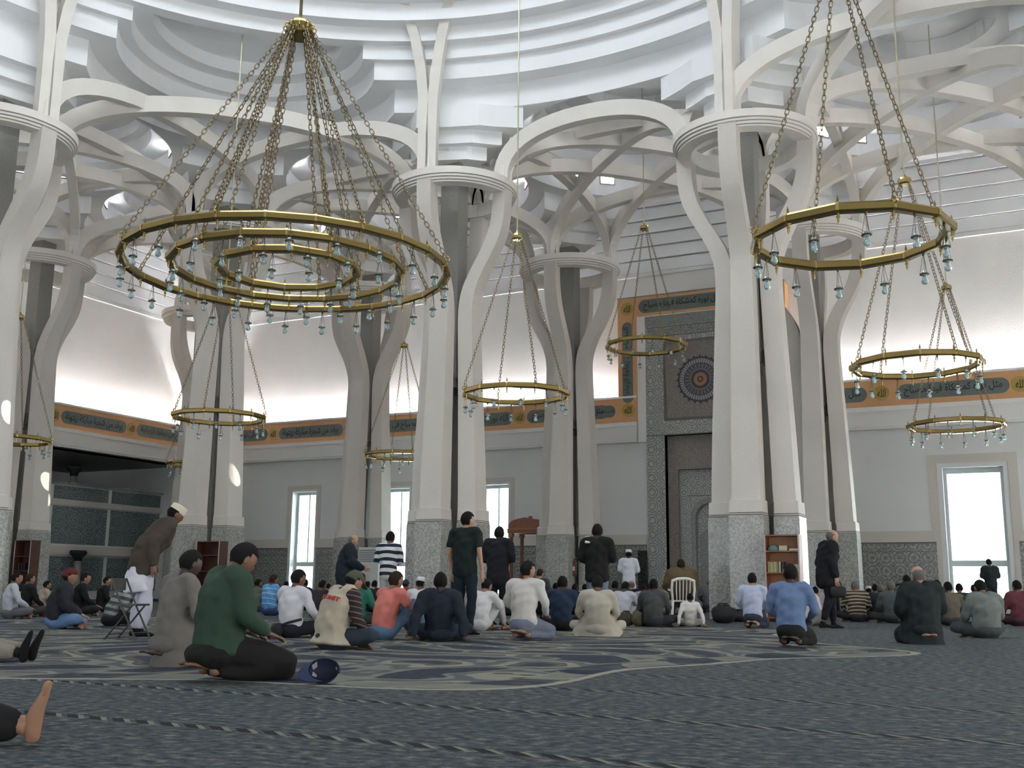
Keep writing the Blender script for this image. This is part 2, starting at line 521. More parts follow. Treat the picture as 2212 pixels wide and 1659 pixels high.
# back wall pieces run from the corner to the mihrab, then from the mihrab to the right
MX0, MX1 = .29, 6.41        # outer edges of the raised frieze round the mihrab
def frieze_run(parent, x0, x1, place):
    """place(u, d, z): u along the wall, d out of the wall"""
    def bx(mb, u0, u1, d0, d1, z0, z1):
        c = [place(u, d, z) for z in (z0, z1) for (u, d) in ((u0, d0), (u1, d0), (u1, d1), (u0, d1))]
        mb.add(c, [(3, 2, 1, 0), (4, 5, 6, 7), (0, 1, 5, 4), (1, 2, 6, 5), (2, 3, 7, 6), (3, 0, 4, 7)])
    c = MB(); bx(c, x0, x1, -.02, .22, 5.92, 6.38); o = c.obj('cornice', 'pierced_stucco', parent); fix_normals(o.data)
    c = MB(); bx(c, x0, x1, -.02, .26, 6.38, 6.53); bx(c, x0, x1, -.02, .20, 5.80, 5.92); bx(c, x0, x1, -.02, .235, 5.88, 5.93)
    o = c.obj('cornice_moulding', 'white_trim', parent); fix_normals(o.data)
    c = MB(); bx(c, x0, x1, -.02, .13, 6.53, 7.42); o = c.obj('frieze', 'orange_band', parent); fix_normals(o.data)
    c = MB(); bx(c, x0, x1, -.02, .17, 7.42, 7.50); o = c.obj('frieze_cap', 'white_trim', parent); fix_normals(o.data)
    return bx
def place_back(u, d, z): return (u, YB-d, z)
def place_left(u, d, z): return (XL+d, u, z)
frieze_run(wb, XL+.13, MX0+.7, place_back)
frieze_run(wb, MX1-.7, XR, place_back)
frieze_run(wl, YF, YB, place_left)
# ---------------------------------------------------------------- lettering
AR = {'ا': 'ﺍﺎﺍﺎ', 'ب': 'ﺏﺐﺑﺒ', 'ت': 'ﺕﺖﺗﺘ', 'ث': 'ﺙﺚﺛﺜ', 'ج': 'ﺝﺞﺟﺠ', 'ح': 'ﺡﺢﺣﺤ', 'خ': 'ﺥﺦﺧﺨ', 'د': 'ﺩﺪﺩﺪ', 'ذ': 'ﺫﺬﺫﺬ',
      'ر': 'ﺭﺮﺭﺮ', 'ز': 'ﺯﺰﺯﺰ', 'س': 'ﺱﺲﺳﺴ', 'ش': 'ﺵﺶﺷﺸ', 'ص': 'ﺹﺺﺻﺼ', 'ض': 'ﺽﺾﺿﻀ', 'ع': 'ﻉﻊﻋﻌ', 'غ': 'ﻍﻎﻏﻐ', 'ف': 'ﻑﻒﻓﻔ',
      'ق': 'ﻕﻖﻗﻘ', 'ك': 'ﻙﻚﻛﻜ', 'ل': 'ﻝﻞﻟﻠ', 'م': 'ﻡﻢﻣﻤ', 'ن': 'ﻥﻦﻧﻨ', 'ه': 'ﻩﻪﻫﻬ', 'و': 'ﻭﻮﻭﻮ', 'ي': 'ﻱﻲﻳﻴ', 'ة': 'ﺓﺔﺓﺔ', 'ى': 'ﻯﻰﻯﻰ'}
NOJOIN = set('اردذزوةى')
def shape_ar(s):
    out = []
    for i, ch in enumerate(s):
        if ch not in AR: out.append(ch); continue
        prev = i > 0 and s[i-1] in AR and s[i-1] not in NOJOIN
        nxt = i+1 < len(s) and s[i+1] in AR and ch not in NOJOIN
        k = 3 if (prev and nxt) else 1 if prev else 2 if nxt else 0
        out.append(AR[ch][k])
    return ''.join(reversed(out))
def text_mesh(s, name, height, width=None, mname='script_black', extrude=.006, bold=.0):
    """lettering as a mesh: local x along, y up, centred; fitted to height (and width)"""
    cu = bpy.data.curves.new(name, 'FONT')
    cu.body = s; cu.size = 1.0; cu.extrude = .01; cu.offset = bold
    cu.resolution_u = 2
    ob = bpy.data.objects.new(name, cu); COL.objects.link(ob)
    dg = bpy.context.evaluated_depsgraph_get()
    me = bpy.data.meshes.new_from_object(ob.evaluated_get(dg))
    bpy.data.objects.remove(ob); bpy.data.curves.remove(cu)
    n = len(me.vertices)
    co = np.empty(n*3, np.float32); me.vertices.foreach_get('co', co); co = co.reshape(-1, 3)
    lo, hi = co.min(0), co.max(0)
    sy = height/(hi[1]-lo[1]); sx = sy if width is None else width/(hi[0]-lo[0])
    co[:, 0] = (co[:, 0]-(lo[0]+hi[0])/2)*sx
    co[:, 1] = (co[:, 1]-(lo[1]+hi[1])/2)*sy
    co[:, 2] *= extrude/.01
    me.vertices.foreach_set('co', co.ravel()); me.update()
    me.materials.clear(); me.materials.append(MATS[mname])
    me.name = name
    return me
VERSES = [shape_ar('مثل نوره كمشكاة فيها مصباح'), shape_ar('الله نور السماوات والارض'), shape_ar('المصباح في زجاجة الزجاجة'), shape_ar('يوقد من شجرة مباركة زيتونة'), shape_ar('نور على نور يهدي الله لنوره')]
script_me = [text_mesh(v, 'inscription', .36, 2.9, bold=.012) for v in VERSES]
god_me = text_mesh(shape_ar('الله'), 'inscription', .26, .26, bold=.01)
def rounded_poly(w, h, r, n=6):
    pts = []
    for cx, cy, a0 in ((w/2-r, h/2-r, 0), (-w/2+r, h/2-r, 90), (-w/2+r, -h/2+r, 180), (w/2-r, -h/2+r, 270)):
        for k in range(n+1):
            a = math.radians(a0+90*k/n)
            pts.append((cx+r*math.cos(a), cy+r*math.sin(a)))
    return pts
def panel_mesh(name, w, h, r, t, mname):
    mb = MB(); mb.prism(rounded_poly(w, h, r), 0, t)
    return mb.mesh(name, mname)
cart_me = panel_mesh('cartouche', 3.3, .50, .25, .012, 'teal_band')
round_me = panel_mesh('roundel', .50, .50, .25, .014, 'gold_roundel')
cart_v = panel_mesh('cartouche', 3.0, .40, .19, .012, 'teal_band')
def inscribe(parent, loc, rot, i, cm=cart_me, sc=1.0):
    c = link('cartouche', cm, parent, loc, rot)
    s = link('inscription', script_me[i % 5], c, (0, 0, .012))
    s.scale = (sc, sc, 1)
def roundel(parent, loc, rot):
    c = link('roundel', round_me, parent, loc, rot)
    link('inscription', god_me, c, (0, 0, .014))
RB = (PI/2, 0, 0)
x = -1.75; i = 0
while x > XL+1.5:                       # qibla wall, left of the mihrab
    inscribe(wb, (x, YB-.13, 6.98), RB, i); roundel(wb, (x-1.95, YB-.13, 6.98), RB)
    x -= 3.9; i += 1
x = 11.55; i = 0
for x in (7.3, 11.55, 15.45):
    inscribe(wb, (x, YB-.13, 6.98), RB, i+0 if x != 11.55 else 0); i += 1
for x in (9.4, 13.5): roundel(wb, (x, YB-.13, 6.98), RB)
RLF = (PI/2, 0, PI/2)
y = 10.2; i = 2
while y > -6:
    inscribe(wl, (XL+.13, y, 6.98), RLF, i); roundel(wl, (XL+.13, y-1.95, 6.98), RLF)
    y -= 3.9; i += 1
# ---------------------------------------------------------------- mihrab wall
MC = 3.35
mh = MB(); mh.box(1.33, 2.0, YB-.12, YB+.02, 0, 10.38); mh.box(4.7, 5.37, YB-.12, YB+.02, 0, 10.38); mh.box(2.0, 4.7, YB-.12, YB+.02, 6.0, 6.5); mh.box(2.0, 4.7, YB-.12, YB+.02, 9.42, 10.38)
mihrab = tag(mh.obj('mihrab', 'mosaic_mihrab'), 'grey mosaic prayer niche panel rising high on the qibla wall', 'mihrab')
def medallion_material():
    m = bpy.data.materials.new('medallion'); m.use_nodes = True
    nt = m.node_tree; b = nt.nodes['Principled BSDF']
    tc = nn(nt, 'ShaderNodeTexCoord'); sp = nn(nt, 'ShaderNodeSeparateXYZ'); nt.links.new(tc.outputs['Object'], sp.inputs[0])
    X, Z = sp.outputs[0], sp.outputs[1]
    r = math_n(nt, 'SQRT', math_n(nt, 'ADD', math_n(nt, 'MULTIPLY', X, X), math_n(nt, 'MULTIPLY', Z, Z)))
    th = math_n(nt, 'ARCTAN2', Z, X)
    sp1 = math_n(nt, 'MULTIPLY', math_n(nt, 'ADD', math_n(nt, 'SINE', math_n(nt, 'MULTIPLY', th, 48)), 1), .5)
    rings = ramp(nt, [(0, (.33, .12, .05)), (.06, (.33, .12, .05)), (.07, (.06, .05, .05)), (.12, (.30, .15, .09)), (.24, (.28, .16, .11)), (.25, (.05, .05, .06)), (.36, (.13, .11, .12)), (.37, (.22, .20, .19)), (.40, (.06, .055, .07)), (.62, (.09, .085, .10)), (.78, (.11, .10, .11)), (.80, (.05, .045, .05)), (1, (.06, .05, .05))], 'CONSTANT')
    nt.links.new(math_n(nt, 'DIVIDE', r, .95), rings.inputs[0])
    band = math_n(nt, 'MULTIPLY', math_n(nt, 'GREATER_THAN', r, .60), math_n(nt, 'LESS_THAN', r, .74))
    c = mixc(nt, math_n(nt, 'MULTIPLY', band, sp1), rings.outputs[0], (.36, .36, .37))
    sp2 = math_n(nt, 'MULTIPLY', math_n(nt, 'ADD', math_n(nt, 'SINE', math_n(nt, 'MULTIPLY', th, 24)), 1), .5)
    band2 = math_n(nt, 'MULTIPLY', math_n(nt, 'GREATER_THAN', r, .40), math_n(nt, 'LESS_THAN', r, .56))
    c = mixc(nt, math_n(nt, 'MULTIPLY', math_n(nt, 'MULTIPLY', band2, sp2), .6), c, (.20, .20, .23))
    nt.links.new(c, b.inputs['Base Color']); b.inputs['Roughness'].default_value = .5
    MATS['medallion'] = m
medallion_material()
p = MB(); p.box(2.0, 4.7, YB-.10, YB+.02, 6.5, 9.42); sq = p.obj('square_panel', 'mosaic_brown', mihrab)
p = MB()
for t in (0, .07):
    p.box(2.0+t, 4.7-t, YB-.125, YB-.10, 6.5+t, 6.53+t); p.box(2.0+t, 4.7-t, YB-.125, YB-.10, 9.39-t, 9.42-t); p.box(2.0+t, 2.02+t, YB-.125, YB-.10, 6.53+t, 9.39-t); p.box(4.68-t, 4.7-t, YB-.125, YB-.10, 6.53+t, 9.39-t)
p.obj('panel_border', 'groove', sq)
md = MB()
npt = 48
poly = []
for k in range(npt*2):
    a = PI*k/npt; r_ = .80 if k % 2 else .90
    if (k//2) % 2: r_ = .82
    poly.append((r_*math.cos(a), r_*math.sin(a)))
md.prism(poly, 0, .02)
md.obj('medallion', 'medallion', sq, (MC, YB-.10, 7.93), RB)
for (a_, b_, c_, d_) in ((1.42, 5.28, 9.60, 9.64), (1.42, 5.28, 9.93, 9.97), (1.33, 5.37, 5.99, 6.03)):
    p = MB(); p.box(a_, b_, YB-.137, YB-.12, c_, d_); p.obj('dark_line', 'groove', mihrab)
p = MB(); p.box(1.42, 5.28, YB-.135, YB-.12, 9.66, 9.91); p.obj('lace_band', 'mosaic_wall', mihrab)
p = MB(); p.box(1.33, 5.37, YB-.135, YB-.12, 10.0, 10.38); p.obj('top_band', 'mosaic_niche', mihrab)
# nested recesses
r1 = MB(); r1.box(1.995, 2.0, YB-.1, YB+.22, 0, 6.0); r1.box(4.7, 4.705, YB-.1, YB+.22, 0, 6.0); r1.box(2.0, 4.7, YB-.1, YB+.22, 6.0, 6.005)
r1.box(2.0, 2.39, YB+.20, YB+.25, 0, 6.0); r1.box(4.31, 4.7, YB+.20, YB+.25, 0, 6.0); r1.box(2.39, 4.31, YB+.20, YB+.25, 4.79, 6.0)
r1.obj('outer_recess', 'mosaic_brown', mihrab)
def arch_poly(cx, hw, spring, top, n=14):
    pts = [(cx-hw, 0)]
    for k in range(n+1):
        t = k/n
        a = PI*(1-t)
        pts.append((cx+hw*math.cos(a), spring+(top-spring)*(max(0.0, math.sin(a))**.8)))
    pts.append((cx+hw, 0))
    return pts
def plate_with_arch(mb, x0, x1, ztop, poly, y0, y1):
    """front plate around an arch opening, built as strips to the outer rectangle"""
    n = len(poly)
    outer = []
    for (x, z) in poly:
        dx, dz = x-MC, z
        if z == 0: outer.append((x0 if x < MC else x1, 0)); continue
        sx = ((x1-MC)/abs(dx)) if abs(dx) > 1e-6 else 1e9
        sz = ztop/dz
        zc = poly[1][1]
        if z <= zc+1e-6: outer.append((x0 if x < MC else x1, z)); continue
        k = min(sx, (ztop-zc)/(z-zc))
        outer.append((MC+dx*k, zc+(z-zc)*k))
    for i in range(n-1):
        a, b_ = poly[i], poly[i+1]; c, d = outer[i+1], outer[i]
        mb.add([(a[0], y0, a[1]), (b_[0], y0, b_[1]), (c[0], y0, c[1]), (d[0], y0, d[1])], [(0, 1, 2, 3)])
        if abs(c[0]-d[0]) > 1e-4 and abs(c[1]-d[1]) > 1e-4:
            kx = d[0] if abs(d[0]-x0) < 1e-4 or abs(d[0]-x1) < 1e-4 else c[0]
            mb.add([(d[0], y0, d[1]), (c[0], y0, c[1]), (kx, y0, ztop)], [(0, 1, 2)])
        mb.add([(a[0], y0, a[1]), (b_[0], y0, b_[1]), (b_[0], y1, b_[1]), (a[0], y1, a[1])], [(0, 3, 2, 1)])
r2 = MB(); r2.box(2.385, 2.39, YB+.2, YB+.45, 0, 4.79); r2.box(4.31, 4.315, YB+.2, YB+.45, 0, 4.79); r2.box(2.39, 4.31, YB+.2, YB+.45, 4.79, 4.795)
big = arch_poly(MC+.05, .66, 3.0, 3.79)
plate_with_arch(r2, 2.39, 4.31, 4.79, big, YB+.44, YB+.60)
o = r2.obj('inner_recess', 'mosaic_mihrab', mihrab)
p = MB(); p.box(2.62, 4.31, YB+.425, YB+.44, 3.86, 3.89); p.obj('dark_line', 'groove', mihrab)
ar = MB()
ia = arch_poly(MC+.05, .50, 3.0, 3.60)
for i in range(len(big)-1):
    a, b_, c, d = big[i], big[i+1], ia[i+1], ia[i]
    vsq = [(q[0], yy, q[1]) for yy in (YB+.41, YB+.62) for q in (a, b_, c, d)]
    ar.add(vsq, [(0, 1, 2, 3), (7, 6, 5, 4), (3, 2, 6, 7), (1, 0, 4, 5)])
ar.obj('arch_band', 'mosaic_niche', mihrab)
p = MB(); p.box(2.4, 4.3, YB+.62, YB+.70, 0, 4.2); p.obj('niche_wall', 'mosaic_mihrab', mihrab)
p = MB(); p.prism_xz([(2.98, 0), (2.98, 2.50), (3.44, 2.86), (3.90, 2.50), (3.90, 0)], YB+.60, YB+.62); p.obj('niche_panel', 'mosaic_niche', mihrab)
p = MB(); p.box(1.9, 4.8, YB+.70, YB+.78, 0, 6.2); p.obj('light_leak_seal', 'mosaic_niche', mihrab)  # unseen plate added behind the niche to stop outside light leaking in
# raised inscription frieze around it
fr = MB(); fr.box(MX0, 1.02, YB-.15, YB+.46, 6.53, 11.15); fr.box(MX1-.73, MX1, YB-.15, YB+.46, 6.53, 11.15); fr.box(1.02, MX1-.73, YB-.15, YB+.46, 10.42, 11.15)
fr = fr.obj('mihrab_frieze', 'orange_band', mihrab)
p = MB(); p.box(1.02, 1.33, YB-.13, YB+.02, 5.8, 10.42); p.box(5.37, MX1-.73, YB-.13, YB+.02, 5.8, 10.42); p.box(1.33, 5.37, YB-.13, YB+.02, 10.36, 10.42); p.obj('white_border', 'white_trim', mihrab)
bk = MB(); bk.box(1.02, MX1-.73, YB+.02, YB+.46, 7.0, 10.42); bk.obj('backing', 'wall_plaster', mihrab)
p = MB(); p.box(MX0-.02, MX1+.02, YB-.17, YB+.46, 11.15, 11.19); p.obj('frieze_cap', 'shaft_granite', mihrab)
for xj in (.655, MX1-.365):
    for zc in (8.75,):
        inscribe(fr, (xj, YB-.15, zc), (PI/2, -PI/2, 0), 2, cart_v, .9)
    roundel(fr, (xj, YB-.15, 6.98), RB); roundel(fr, (xj, YB-.15, 10.75), RB)
inscribe(fr, (2.75, YB-.15, 10.78), RB, 0, cart_me, 1.0)
inscribe(fr, (-.60+.26, YB-.132, 6.98), RB, 3, panel_mesh('cartouche', 1.0, .44, .2, .012, 'teal_band'), .32)

# ---------------------------------------------------------------- gallery on the left
gx = -21.6
g = MB(); g.box(gx-.3, gx, YF, YB, 0, 4.62)
gw = tag(g.obj('wall_gallery', 'wall_lower'), kind='structure')
for yy in np.arange(-12, 11.9, 3.0):
    p = MB(); p.box(gx, gx+.03, yy+.1, yy+2.9, .35, 1.70); p.obj('mosaic_panel', 'mosaic_teal', gw)
    p = MB(); p.box(gx, gx+.03, yy+.1, yy+2.9, 2.20, 3.70); p.obj('mosaic_panel', 'mosaic_teal', gw)
    p = MB(); p.box(gx, gx+.03, yy+.1, yy+2.9, 3.98, 4.52); p.obj('mosaic_panel', 'mosaic_teal', gw)
p = MB(); p.box(gx, gx+.14, YF, YB, 1.78, 2.12); p.box(gx, gx+.09, YF, YB, 3.74, 3.94); p.obj('ledge', 'column_stone', gw)
p = MB(); p.box(gx-.12, gx+.08, YF, YB, 4.56, 4.64); p.obj('parapet_rail', 'shaft_granite', gw)
p = MB(); p.box(gx-6.4, gx-6.1, YF, YB, 0, 5.8); p.box(gx-6.4, XL, YB, YB+.3, 0, 5.8); p.obj('gallery_back', 'wall_lower', gw)
p = MB(); p.box(gx-6.4, XL-.1, YF, YB+.3, 5.8, 6.0); p.box(gx-6.4, gx-.3, YF, YB, 3.4, 3.6); p.obj('gallery_slab', 'shaft_granite', gw)
def pillar(y, z0, z1, x=gx+.35, lab=''):
    t = empty('gallery_pillar', (x, y, z0))
    h = z1-z0
    m_ = MB(); m_.smooth = True
    m_.lathe([(0, 0), (.20, 0), (.20, .12), (.15, .16), (.14, h-.42), (0, h-.42)], 20); m_.obj('shaft', 'shaft_granite', t)
    m_ = MB(); m_.smooth = True
    m_.lathe([(0, h-.42), (.16, h-.42), (.17, h-.30), (.32, h-.14), (.34, h-.06), (.30, h), (0, h)], 20); m_.obj('capital', 'script_black', t)
    return tag(t, lab, 'pillar')
pillar(7.2, 0, 1.95, gx+.42, 'short dark pillar with flared capital standing before the gallery wall')
pillar(7.2, 4.62, 5.40, gx-.2, 'dark flared capital pillar standing on the gallery parapet')
# ---------------------------------------------------------------- stepped ceiling
LEV = [  # z bottom, dome radius, bay radius
    (12.02, 12.15, 5.02), (12.40, 11.95, 4.76), (12.78, 11.72, 4.45), (13.38, 12.07, 3.93), (14.08, 11.55, 3.28), (14.58, 11.36, 2.95), (14.98, 11.10, 2.45), (15.36, 10.70, 1.7)]
BX = [-12, -4, 4, 12, 20]; BY = [-28, -20, -12, -4, 4]
ceiling = MB()
ceiling.box(XL-1, XR+1, YB-4.0+.001, YB+1, 16.2, 16.5)
ceil_root = None
def cyl(bm_v, bm_f, c, r, z0, z1, n):
    k = len(bm_v)
    for z in (z0, z1):
        for j in range(n):
            a = 2*PI*(j+.5)/n
            bm_v.append((c[0]+r*math.cos(a), c[1]+r*math.sin(a), z))
    bm_f.append(tuple(k+n-1-j for j in range(n)))
    bm_f.append(tuple(k+n+j for j in range(n)))
    for j in range(n):
        j2 = (j+1) % n
        bm_f.append((k+j, k+j2, k+n+j2, k+n+j))
jobs = []
for k, (z, R, r) in enumerate(LEV):
    z1 = LEV[k+1][0]+.004*(k+1) if k+1 < len(LEV) else 15.85
    s = MB(); s.box(XL-.3, XR+.3, YF-.3, YB+.42, z, z1)
    so = s.obj('ceiling_step', 'step_plaster')
    vs_, fs_ = [], []
    cs = [(x, y, r) for x in BX for y in BY if not (k >= 3 and -8 < x < 16 and -24 < y < 0 and abs(x-4)+abs(y+12) < 15)]
    if k < 3:
        cs += [(x, 12, r) for x in BX]+[(-20, y, r) for y in BY]+[(-20, 12, r), (28, 12, r)]+[(28, y, r) for y in BY]+[(x, -36, r) for x in BX]
    if k >= 7:
        cs = [c_ for c_ in cs if not (abs(c_[0]-4) == 8 and abs(c_[1]+12) == 8)]
    for i, (x, y, rr) in enumerate(cs):
        cyl(vs_, fs_, (x, y), rr, z-1-.001*i, z1+1+.001*i, 56)
    cyl(vs_, fs_, DOME, R, z-1.5, z1+1.5, 128)
    if k >= 3:
        e = .35*(k-3)
        for (a0, a1, b0, b1) in ((XL-.6, XR+.6, 8.35+e, YB+.6), (XL-.6, -16.35-e, YF-.6, YB+.7)):
            n0 = len(vs_)
            vs_ += [(x, y, zz) for zz in (z-2, z1+2) for (x, y) in ((a0, b0), (a1, b0), (a1, b1), (a0, b1))]
            fs_ += [tuple(n0+q for q in f) for f in ((3, 2, 1, 0), (4, 5, 6, 7), (0, 1, 5, 4), (1, 2, 6, 5), (2, 3, 7, 6), (3, 0, 4, 7))]
    cm = bpy.data.meshes.new('cutter'); cm.from_pydata(vs_, [], fs_); cm.update()
    co = link('cutter', cm)
    md_ = so.modifiers.new('cut', 'BOOLEAN'); md_.operation = 'DIFFERENCE'; md_.object = co; md_.solver = 'EXACT'; md_.use_self = True
    jobs.append((so, co))
dg = bpy.context.evaluated_depsgraph_get()
baked = [bpy.data.meshes.new_from_object(so.evaluated_get(dg)) for so, co in jobs]
for (so, co), me in zip(jobs, baked):
    so.modifiers.clear(); old = so.data; so.data = me; me.name = 'ceiling_step'
    for p_ in me.polygons: p_.use_smooth = False
    bpy.data.objects.remove(co)
# crown of the dome, stepping in to the skylight
cr = MB()
steps = [(15.84, 10.30), (16.3, 9.9), (16.8, 9.4), (17.4, 8.8), (18.0, 8.1), (18.6, 7.3), (19.2, 6.4), (19.8, 5.5)]
for i, (z, R) in enumerate(steps):
    z1 = steps[i+1][0] if i+1 < len(steps) else 20.4
    cr.lathe([(R, z), (11.6, z), (11.6, z1), (R, z1)], 128, (DOME[0], DOME[1], 0))
ceil_root = tag(cr.obj('ceiling', 'step_plaster'), kind='structure'); fix_normals(ceil_root.data)
for so, co in jobs:
    so.parent = ceil_root
an = MB(); an.lathe([(11.102, 14.978), (11.5, 14.978), (11.5, 15.365), (11.102, 15.365)], 128, (DOME[0], DOME[1], 0))
o = an.obj('dome_band', 'step_plaster', ceil_root); fix_normals(o.data)
# small square clerestory panes, eight to a bay
mat('clerestory', (1, 1, 1), .5, emit=(.92, .95, 1.0), emit_s=28.0)
pn = MB(); pn.box(-.22, .22, -.01, .03, -.13, .15); pane_me = pn.mesh('clerestory_pane', 'clerestory')
pf = MB(); pf.box(-.26, -.22, -.02, .03, -.17, .17); pf.box(.22, .26, -.02, .03, -.17, .17); pf.box(-.22, .22, -.02, .03, -.17, -.13); pframe_me = pf.mesh('pane_frame', 'shaft_granite')
for (bx_, by_) in ((-12, -12), (-12, -4), (-12, 4), (-4, 4), (4, 4), (12, 4), (20, 4), (20, -4)):
    for q in range(4):
        for dd in (-9.3, 9.3):
            a = math.radians(45+90*q+dd); rr = 3.93*math.cos(PI/56)-.015
            px_, py_ = bx_+rr*math.cos(a), by_+rr*math.sin(a)
            if math.hypot(px_-DOME[0], py_-DOME[1]) < 12.3: continue
            pp = link('clerestory_pane', pane_me, ceil_root, (px_, py_, 13.93), (0, 0, a-PI/2)); link('pane_frame', pframe_me, pp)
cap = MB()
for x in BX:
    for y in BY:
        if abs(x-4) <= 8 and abs(y+12) <= 8: continue
        cap.box(x-4, x+4, y-4, y+4, 15.86, 16.0)
for x in (-4, 12):
    for y in (-4, -20):
        cap.box(x-3, x+3, y-3, y+3, 16.0, 16.05) if False else None
cap.box(XL-.6, XR+.6, 8, YB+.8, 16.0, 16.1); cap.box(XL-.8, -16, YF-.4, 8, 16.0, 16.1)
cap.obj('vault_cap', 'step_plaster', ceil_root)
# corner bays beside the dome keep a cap with the dome opening left free
for x in (-4, 12):
    for y in (-4, -20):
        n = 40; pts = []
        cc = MB()
        c0 = math.atan2(y+12, x-4)
        for j in range(24):
            a0 = c0-.42+.84*j/24; a1 = c0-.42+.84*(j+1)/24
            q = [(DOME[0]+rr*math.cos(a), DOME[1]+rr*math.sin(a)) for a, rr in ((a0, 10.45), (a1, 10.45), (a1, 16.5), (a0, 16.5))]
            cc.prism(q, 15.86, 15.95)
        o = cc.obj('vault_cap', 'step_plaster', ceil_root); fix_normals(o.data)
# linear steps along the qibla wall and the gallery wall
mat('painted_gap_shade', (.30, .30, .30), .9)  # dark grey strip: shade under each wall step, put into the colour
for j in range(8):
    z0, z1 = 12.20+.47*j, 12.67+.47*j
    dd = .11*(j+1)
    s = MB(); s.box(XL-.45+dd, XR, YB+.45-dd, YB+.6, z0+.035, z1+.01); st_ = s.obj('wall_step', 'plaster', ceil_root)
    s = MB(); s.box(XL-.45+dd+.05, XR, YB+.45-dd+.05, YB+.6, z0, z0+.036); s.obj('painted_gap_shade', 'painted_gap_shade', st_)
    s = MB(); s.box(XL-.6, XL-.45+dd, YF, YB+.45-dd, z0+.035, z1+.01); st_ = s.obj('wall_step', 'plaster', ceil_root)
    s = MB(); s.box(XL-.6, XL-.45+dd-.05, YF, YB+.45-dd, z0, z0+.036); s.obj('painted_gap_shade', 'painted_gap_shade', st_)
m_ = MB(); m_.box(XL-.45, XR, YB+.33, YB+.45, 12.08, 12.22); m_.box(XL-.45, XL-.33, YF, YB+.45, 12.08, 12.22); m_.obj('wall_moulding', 'white_trim', ceil_root)

# ---------------------------------------------------------------- interlacing ribs
LEG = 1.47      # radius of the leg axis at the ring
def sweep_rect(path, w, d, side=None):
    """path: list of Vectors; rectangular section w (level) x d (in the curve plane)"""
    mb = MB(); n = len(path); vs_ = []
    if side is None:
        side = (path[-1]-path[0]); side = Vector((-side.y, side.x, 0)).normalized()
    for i, p_ in enumerate(path):
        t = (path[min(i+1, n-1)]-path[max(i-1, 0)]).normalized()
        nrm = side.cross(t).normalized()
        if isinstance(w, (list, tuple)): wi = w[i]
        else: wi = w
        for a, b_ in ((-1, -1), (1, -1), (1, 1), (-1, 1)):
            vs_.append(p_+side*(a*wi/2)+nrm*(b_*d/2))
    fs_ = []
    for i in range(n-1):
        for j in range(4):
            fs_.append((i*4+j, i*4+(j+1) % 4, (i+1)*4+(j+1) % 4, (i+1)*4+j))
    fs_ += [(3, 2, 1, 0), ((n-1)*4, (n-1)*4+1, (n-1)*4+2, (n-1)*4+3)]
    mb.add(vs_, fs_)
    return mb
def arch_path(a, b_, h, z0=11.36, n=26, e=.80):
    a = Vector((*a, 0)); b_ = Vector((*b_, 0)); out = []
    for k in range(n+1):
        t = PI*k/n
        s = .5-.5*math.copysign(abs(math.cos(t))**.92, math.cos(t))
        q = a.lerp(b_, s); q.z = z0+h*(max(0.0, math.sin(t))**e)
        out.append(q)
    return out
rib_lib = {}
def rib(a, b_, h, w=.27, d=.40):
    mb = sweep_rect(arch_path(a, b_, h), w, d)
    o = mb.obj('arch_rib', 'rib_concrete', ceil_root); fix_normals(o.data)
COLS = [(0, 0), (8, 0), (0, 8), (8, 8), (-8, 8), (-16, 8), (-8, 0), (-16, 0), (-8, -8), (16, 0), (16, 8)]
VIRT = COLS+[(16, -8), (-16, -8), (24, 0), (24, 8)]
def bay(x, y, dome_side=False):
    l = LEG
    P8 = [((x+l, y), (x, y)), ((x+8-l, y), (x+8, y)), ((x+8, y+l), (x+8, y)), ((x+8, y+8-l), (x+8, y+8)), ((x+8-l, y+8), (x+8, y+8)), ((x+l, y+8), (x, y+8)), ((x, y+8-l), (x, y+8)), ((x, y+l), (x, y))]
    for i in range(8):
        j = (i+3) % 8
        (a, ca), (b_, cb) = P8[i], P8[j]
        if ca not in VIRT or cb not in VIRT: continue
        if dome_side:
            def faces(pt, c): return (pt, c) in domelegs
            if faces(a, ca) and faces(b_, cb): continue
        if dome_side and abs(abs(a[0]-b_[0])-abs(a[1]-b_[1])) < .01: rib(a, b_, 1.80, .33, .44)
        else: rib(a, b_, 1.70)
domelegs = {((0, -LEG), (0, 0)), ((8, -LEG), (8, 0)), ((-8+LEG, -8), (-8, -8)), ((16-LEG, -8), (16, -8))}
for bx_, by_ in ((0, 0), (8, 0), (-8, 0), (-16, 0), (-16, -8), (16, 0)):
    bay(bx_, by_)
for bx_, by_ in ((-8, -8), (8, -8)):
    bay(bx_, by_, True)
rib((LEG, 0), (8-LEG, 0), 1.45, .30, .42)          # arch on the edge of the dome
# dome ribs: rise from the leg that faces the dome, split in two
def dome_rib(px, py, cx, cy):
    nrm = Vector((DOME[0]-cx, DOME[1]-cy, 0)).normalized(); tg = Vector((-nrm.y, nrm.x, 0))
    p0 = Vector((px, py, 0))
    ax = (p0-Vector((cx, cy, 0))).normalized(); sd = Vector((-ax.y, ax.x, 0))
    for sgn in (-1, 1):
        prof = [(11.3, 0, 0), (12.4, 0, 0), (13.4, .0, .02), (14.2, .05, .10), (15.0, .18, .24), (15.8, .42, .45), (16.6, .85, .75), (17.4, 1.5, 1.2), (18.2, 2.4, 1.8), (19.0, 3.6, 2.5)]
        path = [p0+nrm*a+tg*(sgn*(b_+.11))+Vector((0, 0, z)) for z, a, b_ in prof]
        mb = sweep_rect(path, .27, .34, tg)
        o = mb.obj('dome_rib', 'rib_concrete', ceil_root); fix_normals(o.data)
dome_rib(0, -LEG, 0, 0); dome_rib(8, -LEG, 8, 0); dome_rib(-8+LEG, -8, -8, -8)

